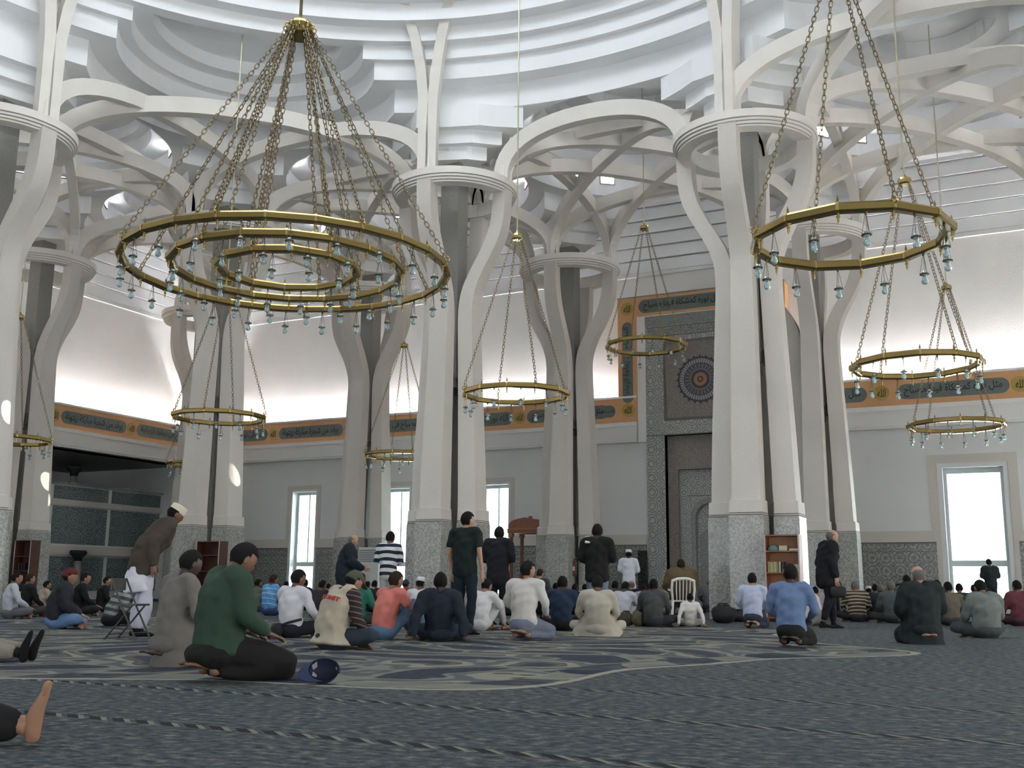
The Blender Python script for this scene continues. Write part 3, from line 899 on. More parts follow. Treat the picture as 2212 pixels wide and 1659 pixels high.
# ---------------------------------------------------------------- columns: four legs round a granite shaft, joined by a ring
LEGP = [  # z, outer radius, radial thickness, width
    (0, 1.03, .55, .74), (2.24, 1.01, .54, .73), (2.58, 1.00, .53, .71), (2.60, .95, .50, .63), (4.0, .90, .48, .60), (5.5, .83, .45, .56), (6.8, .77, .43, .53), (7.6, .735, .42, .51), (8.1, .75, .41, .49),
    (8.5, .85, .41, .48), (8.9, 1.03, .40, .46), (9.3, 1.26, .40, .45), (9.7, 1.46, .39, .44), (10.1, 1.58, .38, .43), (10.5, 1.63, .37, .42), (11.1, 1.65, .36, .42)]
def leg_profile():
    """the table with the curved part refined"""
    out = [LEGP[i] for i in range(4)]
    A = np.array(LEGP[3:], float)
    for i in range(len(A)-1):
        p0, p1, p2, p3 = A[max(i-1, 0)], A[i], A[i+1], A[min(i+2, len(A)-1)]
        for k in range(1, 5):
            t = k/4
            out.append(tuple(.5*((2*p1)+(-p0+p2)*t+(2*p0-5*p1+4*p2-p3)*t*t+(-p0+3*p1-3*p2+p3)*t**3)))
    return out
LEGF = leg_profile()
def leg_mesh():
    mb = MB(); vs_ = []
    for z, r, t, w_ in LEGF:
        vs_ += [(-w_/2, -r, z), (w_/2, -r, z), (w_/2, -r+t, z), (-w_/2, -r+t, z)]
    n = len(LEGF); fs_ = []
    for i in range(n-1):
        for j in range(4):
            fs_.append((i*4+j, i*4+(j+1) % 4, (i+1)*4+(j+1) % 4, (i+1)*4+j))
    fs_ += [(3, 2, 1, 0), tuple((n-1)*4+j for j in range(4))]
    mb.add(vs_, fs_)
    me = mb.mesh('leg', 'column_stone')
    fix_normals(me); return me
def frustum(z0, z1, g, mname, name):
    def at(z):
        for a, b_ in zip(LEGP, LEGP[1:]):
            if a[0] <= z <= b_[0]:
                k = (z-a[0])/(b_[0]-a[0]) if b_[0] > a[0] else 0
                return [a[i]+(b_[i]-a[i])*k for i in range(4)]
    vs_ = []
    for z in (z0, z1):
        _, r, t, w_ = at(z)
        vs_ += [(-w_/2-g, -r-g, z), (w_/2+g, -r-g, z), (w_/2+g, -r+t+g, z), (-w_/2-g, -r+t+g, z)]
    mb = MB(); mb.add(vs_, [(3, 2, 1, 0), (4, 5, 6, 7), (0, 1, 5, 4), (1, 2, 6, 5), (2, 3, 7, 6), (3, 0, 4, 7)])
    return mb.mesh(name, mname)
leg_me = leg_mesh()
clad_me = frustum(0.0, 2.24, .012, 'mosaic_grey', 'mosaic_cladding')
band_me = frustum(2.25, 2.275, .006, 'groove', 'groove_line')
band2_me = frustum(2.295, 2.315, .006, 'groove', 'groove_line')
rg = MB(); rg.smooth = False
rg.lathe([(1.27, 10.98), (1.60, 10.98), (1.60, 11.03), (1.64, 11.04), (1.64, 11.10), (1.68, 11.11), (1.68, 11.17), (1.715, 11.18), (1.715, 11.36), (1.27, 11.36)], 64)
ring_me = rg.mesh('ring', 'rib_concrete'); fix_normals(ring_me)
gl = MB()
for r_, z_ in ((1.605, 11.032), (1.645, 11.102), (1.685, 11.172)):
    gl.lathe([(r_-.02, z_-.006), (r_+.004, z_-.006), (r_+.004, z_+.006), (r_-.02, z_+.006)], 64)
groove_me = gl.mesh('groove_line', 'groove'); fix_normals(groove_me)
sh = MB(); sh.box(-.27, .27, -.27, .27, 6.1, 12.1); shaft_me = sh.mesh('shaft', 'shaft_granite')
sh = MB(); sh.box(-.16, .16, -.16, .16, 0, 5.6); sh.box(-.22, .22, -.22, .22, 0, 2.3); shaft2_me = sh.mesh('lower_shaft', 'shaft_granite')
sh = MB(); sh.box(-.30, .30, -.30, .30, 6.02, 6.1); sh.box(-.27, .27, -.27, .27, 5.82, 6.02); sh.box(-.29, .29, -.29, .29, 5.78, 5.82); sh.box(-.22, .22, -.22, .22, 5.6, 5.78); brk_me = sh.mesh('bracket', 'groove')
COLLAB = {
    (0, 0): 'white four-legged ring column beside the polo-shirted standing man', (8, 0): 'large white four-legged ring column with the bookcase at its foot',
    (0, 8): 'white four-legged ring column just left of the mihrab panel', (8, 8): 'white four-legged ring column right behind the bookcase column',
    (-8, 8): 'white ring column beside the white air conditioner cabinet', (-16, 8): 'far white ring column standing in the corner of the two walls',
    (-8, 0): 'white ring column seen straight below the large triple chandelier', (-16, 0): 'white ring column before the dark gallery opening',
    (16, 0): 'white ring column standing just beyond the right picture edge', (16, 8): 'farther white ring column beyond the right picture edge near the qibla wall',
    (-8, -8): 'near white ring column cut by the left picture edge'}
for (cx, cy) in COLS:
    t = tag(empty('ring_column', (cx, cy, 0)), COLLAB[(cx, cy)], 'column', 'columns carrying the vaults')
    for q in range(4):
        l_ = link('leg', leg_me, t, (0, 0, 0), (0, 0, q*PI/2))
        link('mosaic_cladding', clad_me, l_); link('groove_line', band_me, l_); link('groove_line', band2_me, l_)
    r_ = link('ring', ring_me, t); link('groove_line', groove_me, r_)
    link('shaft', shaft_me, t); link('lower_shaft', shaft2_me, t); link('bracket', brk_me, t)

# ---------------------------------------------------------------- cove lamps behind the frieze
mat('cove_tube', (1, 1, 1), .5, emit=(.95, .97, 1.0), emit_s=280.0)
for i, (x0, x1) in enumerate(((XL+.4, MX0-.1), (MX1+.1, XR-.3))):
    c = MB(); c.tube([(x0, YB+.20, 7.22), (x1, YB+.20, 7.22)], .025, 8)
    tag(c.obj('cove_lamp', 'cove_tube'), ['long tube lamp hidden behind the frieze left of the mihrab', 'long tube lamp hidden behind the frieze right of the mihrab'][i], 'lamp', 'cove lamps')
c = MB(); c.tube([(XL-.20, YF+1, 7.22), (XL-.20, YB-.4, 7.22)], .025, 8)
tag(c.obj('cove_lamp', 'cove_tube'), 'long tube lamp hidden behind the gallery beam frieze', 'lamp', 'cove lamps')
# ================================================================ CHANDELIERS
mat('wire_dark', (.10, .085, .06), .4, .8)
def bulb_material():
    m = bpy.data.materials.new('lamp_glass'); m.use_nodes = True
    nt = m.node_tree; b = nt.nodes['Principled BSDF']
    b.inputs['Base Color'].default_value = (.62, .86, .90, 1)
    b.inputs['Roughness'].default_value = .06
    b.inputs['Transmission Weight'].default_value = .75
    b.inputs['IOR'].default_value = 1.35
    MATS['lamp_glass'] = m
bulb_material()
def link_geo(mb, c, ax, side, L=.088, W=.046, r=.0068):
    """one oval chain link: centre c, long axis ax, plane with side"""
    n = 10; k = 4
    nrm = ax.cross(side)
    pts = []
    for i in range(n):
        a = 2*PI*i/n
        ca, sa = math.cos(a), math.sin(a)
        u = (L/2-W/2)*(1 if ca >= 0 else -1)+W/2*ca-(r if False else 0)
        pts.append((u, W/2*sa))
    vs_ = []
    for i, (u, v) in enumerate(pts):
        tu, tv = pts[(i+1) % n][0]-pts[i-1][0], pts[(i+1) % n][1]-pts[i-1][1]
        l_ = math.hypot(tu, tv); ou, ov = tv/l_, -tu/l_
        for j in range(k):
            q = 2*PI*(j+.5)/k
            vs_.append(c+ax*(u+ou*r*math.cos(q))+side*(v+ov*r*math.cos(q))+nrm*(r*math.sin(q)))
    fs_ = []
    for i in range(n):
        for j in range(k):
            fs_.append((i*k+j, i*k+(j+1) % k, ((i+1) % n)*k+(j+1) % k, ((i+1) % n)*k+j))
    mb.add(vs_, fs_)
def chain_mesh(p0, p1, L=.088, W=.046, r=.0068):
    mb = MB(); mb.smooth = True
    p0, p1 = Vector(p0), Vector(p1)
    ax = (p1-p0).normalized(); D = (p1-p0).length
    pitch = L-2.6*r
    n = max(1, int(D/pitch)); pitch = D/n
    s1 = ax.cross(Vector((0, 1, 0))).normalized(); s2 = ax.cross(s1)
    for i in range(n):
        link_geo(mb, p0+ax*(pitch*(i+.5)), ax, s1 if i % 2 else s2, L, W, r)
    return mb.mesh('chain', 'chain_brass')
# shared parts
fm = MB(); fm.smooth = True
fm.lathe([(0, -.185), (.014, -.145), (.010, -.125), (.022, -.10), (.012, -.075), (.020, -.055), (.02, .0), (.018, .055), (.010, .075), (.016, .095), (.008, .12), (0, .155)], 8, close=False)
finial_me = fm.mesh('finial', 'brass')
cm_ = MB(); cm_.smooth = True
cm_.lathe([(.066, -.016), (.072, 0), (.066, .016)], 10, close=False)
hm = MB(); hm.smooth = True
hm.lathe([(0, -.05), (.014, -.05), (.018, -.065), (.008, -.085), (0, -.085)], 8, close=False)
for q in range(3):
    a = 2*PI*q/3+.4
    hm.tube([(.008*math.cos(a), .008*math.sin(a), -.08), (.052*math.cos(a), .052*math.sin(a), -.315)], .0028, 5)
hm.tube([(0, 0, -.08), (0, 0, -.28)], .002, 4)
hm.lathe([(.030, -.322), (.056, -.322), (.058, -.314), (.056, -.306), (.030, -.306)], 14)
holder_me = hm.mesh('lamp_holder', 'wire_dark')
bm_ = MB(); bm_.smooth = True
bm_.lathe([(0, -.27), (.022, -.272), (.030, -.29), (.031, -.33), (.024, -.352), (.030, -.372), (.041, -.395), (.038, -.42), (.020, -.438), (0, -.442)], 14, close=False)
bulb_me = bm_.mesh('lamp_bulb', 'lamp_glass')
em = MB(); em.smooth = True
def torus(mb, c, R, r, n=12, k=6, axis='y'):
    vs_ = []; fs_ = []
    for i in range(n):
        a = 2*PI*i/n
        for j in range(k):
            q = 2*PI*j/k
            rr = R+r*math.cos(q)
            p_ = (rr*math.cos(a), r*math.sin(q), rr*math.sin(a)) if axis == 'y' else (rr*math.cos(a), rr*math.sin(a), r*math.sin(q))
            vs_.append((c[0]+p_[0], c[1]+p_[1], c[2]+p_[2]))
    for i in range(n):
        for j in range(k):
            fs_.append((i*k+j, i*k+(j+1) % k, ((i+1) % n)*k+(j+1) % k, ((i+1) % n)*k+j))
    mb.add(vs_, fs_)
torus(em, (.06, 0, .05), .038, .009)
eye_me = em.mesh('eyelet', 'brass_bright')
def seg_mesh(R, n):
    """straight bar between two joints, eight-sided section; local +x radial"""
    L = 2*R*math.sin(PI/n)
    mb = MB()
    sec = [(-.036, -.058), (.036, -.058), (.056, -.036), (.056, .030), (.036, .055), (-.036, .055), (-.056, .030), (-.056, -.036)]
    k = len(sec); vs_ = []
    x0 = R*math.cos(PI/n)
    for y in (-L/2, L/2):
        off = 0
        for (a, b_) in sec:
            vs_.append((x0+a, y*(1+a/x0), b_))
    fs_ = [(j, (j+1) % k, k+(j+1) % k, k+j) for j in range(k)]+[tuple(range(k-1, -1, -1)), tuple(range(k, 2*k))]
    mb.add(vs_, fs_)
    me = mb.mesh('ring_segment', 'brass'); fix_normals(me)
    return me
col_m = MB()
sec = [(-.040, -.062), (.040, -.062), (.060, -.038), (.060, .033), (.040, .059), (-.040, .059), (-.060, .033), (-.060, -.038)]
col_m.add([(a, y, b_) for y in (-.016, .016) for a, b_ in sec], [(j, (j+1) % 8, 8+(j+1) % 8, 8+j) for j in range(8)]+[tuple(range(7, -1, -1)), tuple(range(8, 16))])
collar_me = col_m.mesh('joint_collar', 'brass_bright'); fix_normals(collar_me)
def fill_ring(root, R, n, z, lamp_every=1, finial_every=1, phase=0.0, seg=None):
    seg = seg or seg_mesh(R, n)
    for i in range(n):
        a = 2*PI*i/n+phase
        link('ring_segment', seg, root, (0, 0, z), (0, 0, a))
        am = a
        if i % lamp_every == 0:
            h = link('lamp_holder', holder_me, root, (R*math.cos(PI/n)*math.cos(am), R*math.cos(PI/n)*math.sin(am), z), (0, 0, am))
            link('lamp_bulb', bulb_me, h)
        aj = a+PI/n
        c = link('joint_collar', collar_me, root, (R*math.cos(aj), R*math.sin(aj), z), (0, 0, aj))
        if i % finial_every == 0:
            link('finial', finial_me, c)
    return seg
RC = 1.107
small_seg = seg_mesh(RC, 12)
dirs4 = 1
ch4 = chain_mesh((RC+.06, 0, .08), (.09, 0, 3.50))
cap_m = MB(); cap_m.smooth = False
cap_m.lathe([(0, 3.44), (.10, 3.44), (.125, 3.47), (.13, 3.53), (.115, 3.57), (.05, 3.59), (.018, 3.66), (0, 3.66)], 20, close=False)
cap_me = cap_m.mesh('canopy_cap', 'brass_bright')
def small_chandelier(x, y, z, ztop, phase, label):
    t = empty('ring_chandelier', (x, y, z), phase)
    tag(t, label, 'chandelier', 'single-ring brass chandeliers')
    fill_ring(t, RC, 12, 0.0, 1, 1, 0.0, small_seg)
    for q in range(4):
        a = 2*PI*q/4+PI/12
        link('eyelet', eye_me, t, (RC*math.cos(a), RC*math.sin(a), 0), (0, 0, a))
        link('chain', ch4, t, (0, 0, 0), (0, 0, a))
    link('canopy_cap', cap_me, t)
    r = MB(); r.tube([(0, 0, 3.62), (0, 0, ztop-z)], .016, 8); r.obj('suspension_rod', 'rod_brass', t)
small_chandelier(11.98, -11.69, 4.73, 18.1, .30, 'nearest single-ring brass chandelier, large at upper right')
small_chandelier(11.93, -4.0, 4.68, 15.3, .42, 'single-ring brass chandelier hanging right below the nearest one')
small_chandelier(12.05, 4.0, 4.68, 15.9, .42, 'small single-ring chandelier lowest at right above the bright window')
small_chandelier(3.87, -4.0, 4.72, 18.1, .55, 'single-ring brass chandelier hanging in the middle beside the polo man')
small_chandelier(4.06, 4.0, 7.42, 15.9, .50, 'small single-ring chandelier hung high before the mihrab medallion')
small_chandelier(-4.28, -4.0, 4.72, 15.0, .15, 'single-ring brass chandelier hanging below the large triple one')
small_chandelier(-4.0, 4.0, 4.66, 15.9, .60, 'small single-ring chandelier half hidden by the central column')
small_chandelier(-12.1, 4.0, 4.70, 15.9, .60, 'small single-ring chandelier behind column under the triple chandelier')
small_chandelier(-11.8, -4.0, 4.55, 15.9, .30, 'single-ring chandelier at far left behind the edge column')
# the great triple chandelier below the dome
t = tag(empty('triple_chandelier', (4.0, -12.0, 5.27), .1), 'huge brass chandelier of three concentric lamp rings on many chains', 'chandelier')
for (R, n, k, ph) in ((2.36, 24, 8, .05), (1.685, 18, 6, .2), (1.02, 12, 6, .35)):
    fill_ring(t, R, n, 0.0, 1, 1, ph)
    cme = chain_mesh((R+.05, 0, .07), (.17+.02*(R/2.36), 0, 3.84), .10, .052, .008)
    for q in range(k):
        a = 2*PI*q/k+ph+PI/n
        link('eyelet', eye_me, t, (R*math.cos(a), R*math.sin(a), 0), (0, 0, a))
        link('chain', cme, t, (0, 0, 0), (0, 0, a))
cm2 = MB(); cm2.lathe([(0, 3.72), (.15, 3.72), (.185, 3.76), (.195, 3.92), (.17, 3.97), (.05, 4.0), (.03, 4.08), (0, 4.09)], 24, close=False)
cm2.obj('canopy_cap', 'brass', t)
for q in range(12):
    a = 2*PI*q/12
    torus_m = None
tm = MB(); tm.smooth = True; torus(tm, (.20, 0, 3.86), .05, .012)
stud = tm.mesh('eyelet', 'brass_bright')
for q in range(12): link('eyelet', stud, t, (0, 0, 0), (0, 0, 2*PI*q/12))
r = MB(); r.tube([(0, 0, 4.05), (0, 0, 14.8)], .026, 8); r.obj('suspension_rod', 'chain_brass', t)
# ================================================================ FURNITURE AND SMALL THINGS
mat('white_plastic', (.72, .71, .68), .4)
mat('ac_white', (.62, .63, .62), .45)
mat('ac_grille', (.22, .24, .24), .5)
mat('steel_grey', (.055, .055, .052), .45, .5)
mat('ext_red', (.13, .02, .018), .4)
mat('black_bag', (.012, .012, .014), .8, noise_amt=.3, noise_scale=12, bump=.5, bump_scale=14)
mat('olive_bag', (.085, .078, .04), .85, noise_amt=.3, noise_scale=12, bump=.5, bump_scale=14)
mat('brown_bag', (.05, .035, .025), .85, noise_amt=.3, noise_scale=12, bump=.5, bump_scale=14)
mat('cap_blue', (.010, .020, .075), .7, noise_amt=.15, noise_scale=20)
mat('cap_lining', (.006, .009, .03), .8)
mat('cap_label', (.26, .28, .31), .7)
mat('book_olive', (.30, .27, .09), .6); mat('book_cream', (.42, .38, .27), .6); mat('book_white', (.55, .54, .50), .6); mat('book_black', (.02, .02, .022), .5); mat('book_green', (.10, .14, .08), .6)
mat('page_edge', (.50, .47, .38), .8)
mat('teal_cloth', (.10, .19, .19), .8, noise_amt=.2)
mat('edge_light', (.42, .36, .31), .5)

def bookcase(x0, x1, yf, depth, h, shelves, label, woodm='wood'):
    t = empty('bookcase', ((x0+x1)/2, yf, 0))
    w_ = (x1-x0)/2; k = .03
    for sx in (-1, 1):
        p = MB(); p.box(sx*w_-(k if sx > 0 else 0), sx*w_+(0 if sx > 0 else k), 0, depth, 0, h); sd_ = p.obj('side_panel', woodm, t)
        p = MB(); p.box(sx*w_-(k if sx > 0 else 0), sx*w_+(0 if sx > 0 else k), -.006, 0, 0, h); p.obj('edge_strip', 'edge_light', sd_)
    p = MB(); p.box(-w_+k, w_-k, depth-.02, depth, 0, h); p.obj('back_panel', 'wood_light' if woodm == 'wood' else woodm, t)
    p = MB(); p.box(-w_+k, w_-k, 0, depth-.02, h-k, h); p.obj('top_panel', woodm, t)
    for z in shelves:
        p = MB(); p.box(-w_+k, w_-k, .01, depth-.02, z-k, z); p.obj('shelf', woodm, t)
    return tag(t, label, 'bookcase')
BX0, BX1, BYF = 8.47, 9.20, -1.42
bookcase(BX0, BX1, BYF, .34, 1.80, [.10, .52, 1.02, 1.47], 'reddish wooden bookcase with open shelves at the large column')
def book(x, y, z, sx, sy, sz, m, label, rz=0, ry=0):
    """upright or lying book: cover block with recessed page edges"""
    t = empty('book', (x, y, z)); t.rotation_euler = (0, ry, rz)
    c = MB(); k = .004
    if sz > sx:      # upright, spine to the front
        c.box(-sx/2, -sx/2+k, 0, sy, 0, sz); c.box(sx/2-k, sx/2, 0, sy, 0, sz); c.box(-sx/2+k, sx/2-k, 0, k, 0, sz)
        pg = MB(); pg.box(-sx/2+k, sx/2-k, k, sy-.008, .006, sz-.006)
    else:
        c.box(-sx/2, sx/2, 0, sy, 0, k); c.box(-sx/2, sx/2, 0, sy, sz-k, sz); c.box(-sx/2, -sx/2+k, 0, sy, k, sz-k)
        pg = MB(); pg.box(-sx/2+k, sx/2-.008, .006, sy-.006, k, sz-k)
    c.obj('cover', m, t); pg.obj('pages', 'page_edge', t)
    tag(t, label, 'book', 'books in the reddish bookcase')
ords = ['first', 'second', 'third', 'fourth', 'fifth', 'sixth', 'seventh', 'eighth']
for i in range(8):
    book(BX0+.065+.034*i, BYF+.05, 1.02, .029, .16, .225-.008*(i % 3), ['book_olive', 'book_olive', 'book_cream', 'book_olive', 'book_cream', 'book_olive', 'book_green', 'book_cream'][i],
         '%s upright book from the left on the lower bookcase shelf' % ords[i])
book(BX0+.065+.034*8+.012, BYF+.05, 1.02, .03, .16, .22, 'book_black', 'black upright book ending the row on the lower shelf', 0, .12)
for i in range(4):
    book(BX1-.125, BYF+.05, 1.02+.16+.042*i-.16, .17, .20, .040, 'book_cream', ['bottom', 'second from bottom', 'third from bottom', 'top'][i]+' lying book of the cream stack at lower right')
book(BX0+.41, BYF+.05, 1.02, .10, .14, .06, 'book_white', 'small white lying book in the middle of the lower shelf')
for i in range(3):
    book(BX0+.385, BYF+.05, 1.47+.035*i, .17, .20, .033, ['book_cream', 'book_white', 'book_cream'][i], ['lowest', 'middle', 'uppermost'][i]+' lying book of the small stack on the upper shelf')
book(BX1-.13, BYF+.05, 1.47, .18, .20, .04, 'book_white', 'thick white book lying at the right of the upper shelf')
hc_ = MB(); hc_.smooth = True
hc_.lathe([(0, 0), (.125, 0), (.13, .02), (.12, .06), (.085, .105), (.04, .125), (0, .13)], 18, close=False)
hb = tag(hc_.obj('folded_cloth', 'teal_cloth', None, (BX0+.17, BYF+.16, 1.47)), 'teal cloth bundle on the upper bookcase shelf', 'cloth')
bookcase(-7.09, -6.27, -1.45, .34, 1.82, [.1, .55, 1.02, 1.45], 'dark red wooden bookcase behind the green sweater', 'wood_dark')
bookcase(-14.2, -13.5, -1.5, .34, 1.92, [.1, .55, 1.02, 1.45], 'dark wooden bookcase at the left behind seated men', 'wood_dark')
for i, xx in enumerate((-14.02, -13.90, -13.78)):
    book(xx, -1.45, 1.02, .05, .16, .22, 'book_black', ['left', 'middle', 'right'][i]+' dark book in the far left bookcase')
for o_ in [o for o in bpy.data.objects if o.get('label', '').endswith('far left bookcase')]: o_['group'] = 'books in the far left bookcase'

# carved wooden canopy seat by the qibla wall
t = tag(empty('canopy_seat', (-1.98, 9.2, 0)), 'carved reddish wooden canopy on posts beside the tall window', 'canopy')
for (a, b_) in ((-.52, -.42), (.52, -.42), (-.52, .42), (.52, .42)):
    p = MB(); p.box(a-.045, a+.045, b_-.045, b_+.045, .35, 2.46); po = p.obj('post', 'wood', t)
    p = MB(); p.box(a-.06, a+.06, b_-.06, b_+.06, .30, .42); p.obj('post_foot', 'wood_light', po)
    p = MB(); p.box(a-.07, a+.07, b_-.07, b_+.07, 2.34, 2.46); p.obj('post_collar', 'wood_light', po)
p = MB(); p.box(-.62, .62, -.52, .52, 2.46, 2.60); p.box(-.60, .60, -.50, .50, 2.60, 2.72); p.obj('canopy_box', 'wood', t)
p = MB(); p.box(-.64, .64, -.54, .54, 2.58, 2.61); p.obj('canopy_moulding', 'wood_light', t)
p = MB()
n_ = 8; prof = [(-.60, 2.72), (-.56, 2.80), (-.46, 2.88), (-.30, 2.93), (.0, 2.985), (.25, 2.95), (.60, 2.86), (.60, 2.72)]
p.prism_xz(prof, -.50, .50); ro = p.obj('canopy_roof', 'wood', t); fix_normals(ro.data)
p = MB(); p.box(-.05, .05, -.05, .05, 2.97, 3.06); p.obj('finial', 'wood', t)
p = MB(); p.box(-.60, .60, -.50, .50, .0, .35); p.obj('bench', 'wood', t)
p = MB(); p.box(-.52, .52, .40, .44, .35, 1.0); p.obj('back_rail', 'wood', t)
# minbar post
t = tag(empty('wooden_post', (4.30, 9.5, 0)), 'slender orange wooden post with knob before the niche', 'post')
p = MB(); p.box(-.07, .07, -.07, .07, 0, 2.92); p.obj('shaft', 'wood_light', t)
p = MB(); p.box(-.12, .09, -.09, .09, 2.86, 2.94); p.obj('collar', 'wood_light', t)
p = MB(); p.smooth = True; p.lathe([(0, 2.94), (.05, 2.95), (.09, 3.02), (.07, 3.10), (0, 3.14)], 12, close=False); p.obj('knob', 'wood_light', t)
# lattice screen beside the mihrab
t = tag(empty('lattice_screen', (1.16, 11.72, 0)), 'narrow dark lattice screen at the left foot of the mihrab', 'screen')
p = MB(); p.box(-.17, .17, .02, .05, 0, 1.95); p.obj('panel', 'script_black', t)
for z in np.arange(.1, 1.9, .15):
    p = MB(); p.tube([(-.16, .01, z), (.16, .01, z+.16)], .012, 5); p.obj('slat', 'steel_grey', t)
    p = MB(); p.tube([(.16, .0, z), (-.16, .0, z+.16)], .012, 5); p.obj('slat', 'steel_grey', t)
# air conditioner
t = tag(empty('air_conditioner', (-6.63, 6.3, 0)), 'tall white air conditioner cabinet by the far column', 'air conditioner')
p = MB(); p.box(-.40, .40, 0, .4, 0, 1.93); p.obj('cabinet', 'ac_white', t)
p = MB(); p.box(-.36, .36, -.015, 0, 1.45, 1.85); g_ = p.obj('grille', 'ac_grille', t)
for k_ in range(6):
    p = MB(); p.box(-.35, .35, -.03, -.012, 1.48+.06*k_, 1.505+.06*k_); p.obj('louvre', 'ac_white', g_)
p = MB(); p.box(-.05, .07, -.012, 0, 1.20, 1.24); p.obj('badge', 'ac_grille', t)
# fire extinguishers on the columns
for i, (x, y, z, lab) in enumerate(((.27, -.62, 1.0, 'dark red fire extinguisher hung on the central column'), (.40, 7.42, 1.02, 'dark fire extinguisher hung on the column left of the mihrab'))):
    t = tag(empty('fire_extinguisher', (x, y, z)), lab, 'extinguisher', 'fire extinguishers')
    p = MB(); p.smooth = True; p.lathe([(0, 0), (.075, 0), (.08, .02), (.08, .40), (.06, .46), (.025, .49), (0, .49)], 16, close=False); p.obj('cylinder', 'ext_red', t)
    p = MB(); p.box(-.03, .03, -.03, .03, .48, .55); p.box(-.02, .09, -.012, .012, .55, .57); p.obj('valve', 'groove', t)
    p = MB(); p.tube([(.02, -.03, .52), (.09, -.06, .45), (.10, -.05, .25), (.085, -.03, .12)], .012, 6); p.obj('hose', 'groove', t)
    p = MB(); p.box(-.05, .05, -.083, -.076, .16, .30); p.obj('label_plate', 'book_white', t)
    p = MB(); p.box(-.09, .09, .07, .12, .05, .36); p.obj('bracket', 'steel_grey', t)

# white plastic chair (the man in the olive jacket sits on it), facing the qibla
def plastic_chair(loc, rz, label):
    t = tag(empty('plastic_chair', loc, rz), label, 'chair')
    p = MB(); p.box(-.22, .22, -.20, .24, .40, .43); p.obj('seat', 'white_plastic', t)
    for sx in (-1, 1):
        p = MB(); p.tube([(sx*.24, -.26, 0), (sx*.21, -.20, .42)], [.024, .032], 8); p.obj('leg', 'white_plastic', t)
        p = MB(); p.tube([(sx*.25, .26, 0), (sx*.23, .22, .42), (sx*.26, .20, .62)], [.024, .03, .024], 8); p.obj('leg', 'white_plastic', t)
        p = MB(); p.tube([(sx*.26, .22, .63), (sx*.27, .0, .64), (sx*.235, -.26, .62)], .024, 8); p.obj('armrest', 'white_plastic', t)
        p = MB(); p.tube([(sx*.21, -.20, .42), (sx*.235, -.27, .64), (sx*.22, -.31, .84)], .026, 8); p.obj('back_upright', 'white_plastic', t)
    p = MB(); p.tube([(-.22, -.31, .82), (-.12, -.335, .86), (0, -.34, .87), (.12, -.335, .86), (.22, -.31, .82)], .030, 8); p.obj('top_rail', 'white_plastic', t)
    for k_ in range(5):
        xx = -.14+.07*k_
        p = MB(); p.tube([(xx*.9, -.21, .43), (xx, -.28, .64), (xx, -.325, .85)], .013, 6); p.obj('back_slat', 'white_plastic', t)
plastic_chair(((6.92, -2.29)[0], (6.92, -2.29)[1], 0), math.radians(24), 'white plastic armchair under the man in the olive jacket')
# folding chair seen from the side
def folding_chair(loc, rz, label):
    t = tag(empty('folding_chair', loc, rz), label, 'chair')
    for sx in (-1, 1):
        p = MB(); p.tube([(sx*.20, .24, .0), (sx*.20, -.02, .44), (sx*.20, -.20, .80)], .013, 7); p.obj('back_leg_tube', 'steel_grey', t)
        p = MB(); p.tube([(sx*.18, -.26, .0), (sx*.18, .14, .45)], .013, 7); p.obj('front_leg_tube', 'steel_grey', t)
    p = MB(); p.box(-.19, .19, -.18, .20, .44, .465); p.obj('seat', 'steel_grey', t)
    p = MB(); p.box(-.19, .19, -.215, -.195, .64, .80); p.obj('backrest', 'steel_grey', t)
    p = MB(); p.tube([(-.18, -.20, .07), (.18, -.20, .07)], .010, 6); p.obj('stretcher', 'steel_grey', t)
    p = MB(); p.tube([(-.20, .19, .09), (.20, .19, .09)], .010, 6); p.obj('stretcher', 'steel_grey', t)
    t.scale = (.86, .86, .92)
folding_chair(((3.59, -14.21)[0], (3.59, -14.21)[1], 0), math.radians(-74), 'grey metal folding chair beside the bending man')

# blue cap lying upside down on the carpet
t = tag(empty('baseball_cap', ((9.18, -17.88)[0], (9.18, -17.88)[1], 0.0), math.radians(20)), 'blue baseball cap lying upside down on the carpet', 'cap')
cp = MB(); cp.smooth = True
vs_, fs_ = [], []
tilt = Matrix.Rotation(math.radians(48), 4, 'X') @ Matrix.Rotation(math.radians(18), 4, 'Y') @ Matrix.Rotation(math.radians(-62), 4, 'Z')
cen = Vector((0, 0, .098))
def shell(Ro, z0):
    vv = []
    for i in range(9):
        ph = (PI/2)*i/8
        for j in range(28):
            th = 2*PI*j/28
            vv.append(Vector((Ro*math.cos(ph)*math.cos(th)*.92, Ro*math.cos(ph)*math.sin(th)*1.05, -Ro*math.sin(ph)*1.0)))
    return vv
for Ro, mi in ((.102, 0), (.096, 1)):
    vv = shell(Ro, 0)
    ff = [(i*28+j, i*28+(j+1) % 28, (i+1)*28+(j+1) % 28, (i+1)*28+j) for i in range(8) for j in range(28)]
    cp.cur = mi; cp.add([cen+(tilt.to_3x3() @ v) for v in vv], ff)
cp.obj('crown', ['cap_blue', 'cap_lining'], t)
br = MB()
bo, bi = [], []
for k_ in range(13):
    a = math.radians(200+140*k_/12)
    bi.append(Vector((.094*math.cos(a), .107*math.sin(a), 0)))
    ext = .075*math.sin(PI*k_/12)**.7
    bo.append(Vector((.094*math.cos(a)*1.02, .107*math.sin(a)-ext, -.02*math.sin(PI*k_/12))))
for k_ in range(12):
    q = [bi[k_], bi[k_+1], bo[k_+1], bo[k_]]
    up_b = Vector((0, 0, .004))
    vv = [cen+(tilt.to_3x3() @ (v+up_b)) for v in q]+[cen+(tilt.to_3x3() @ (v-up_b)) for v in q]
    br.add(vv, [(0, 1, 2, 3), (7, 6, 5, 4), (2, 3, 7, 6)])
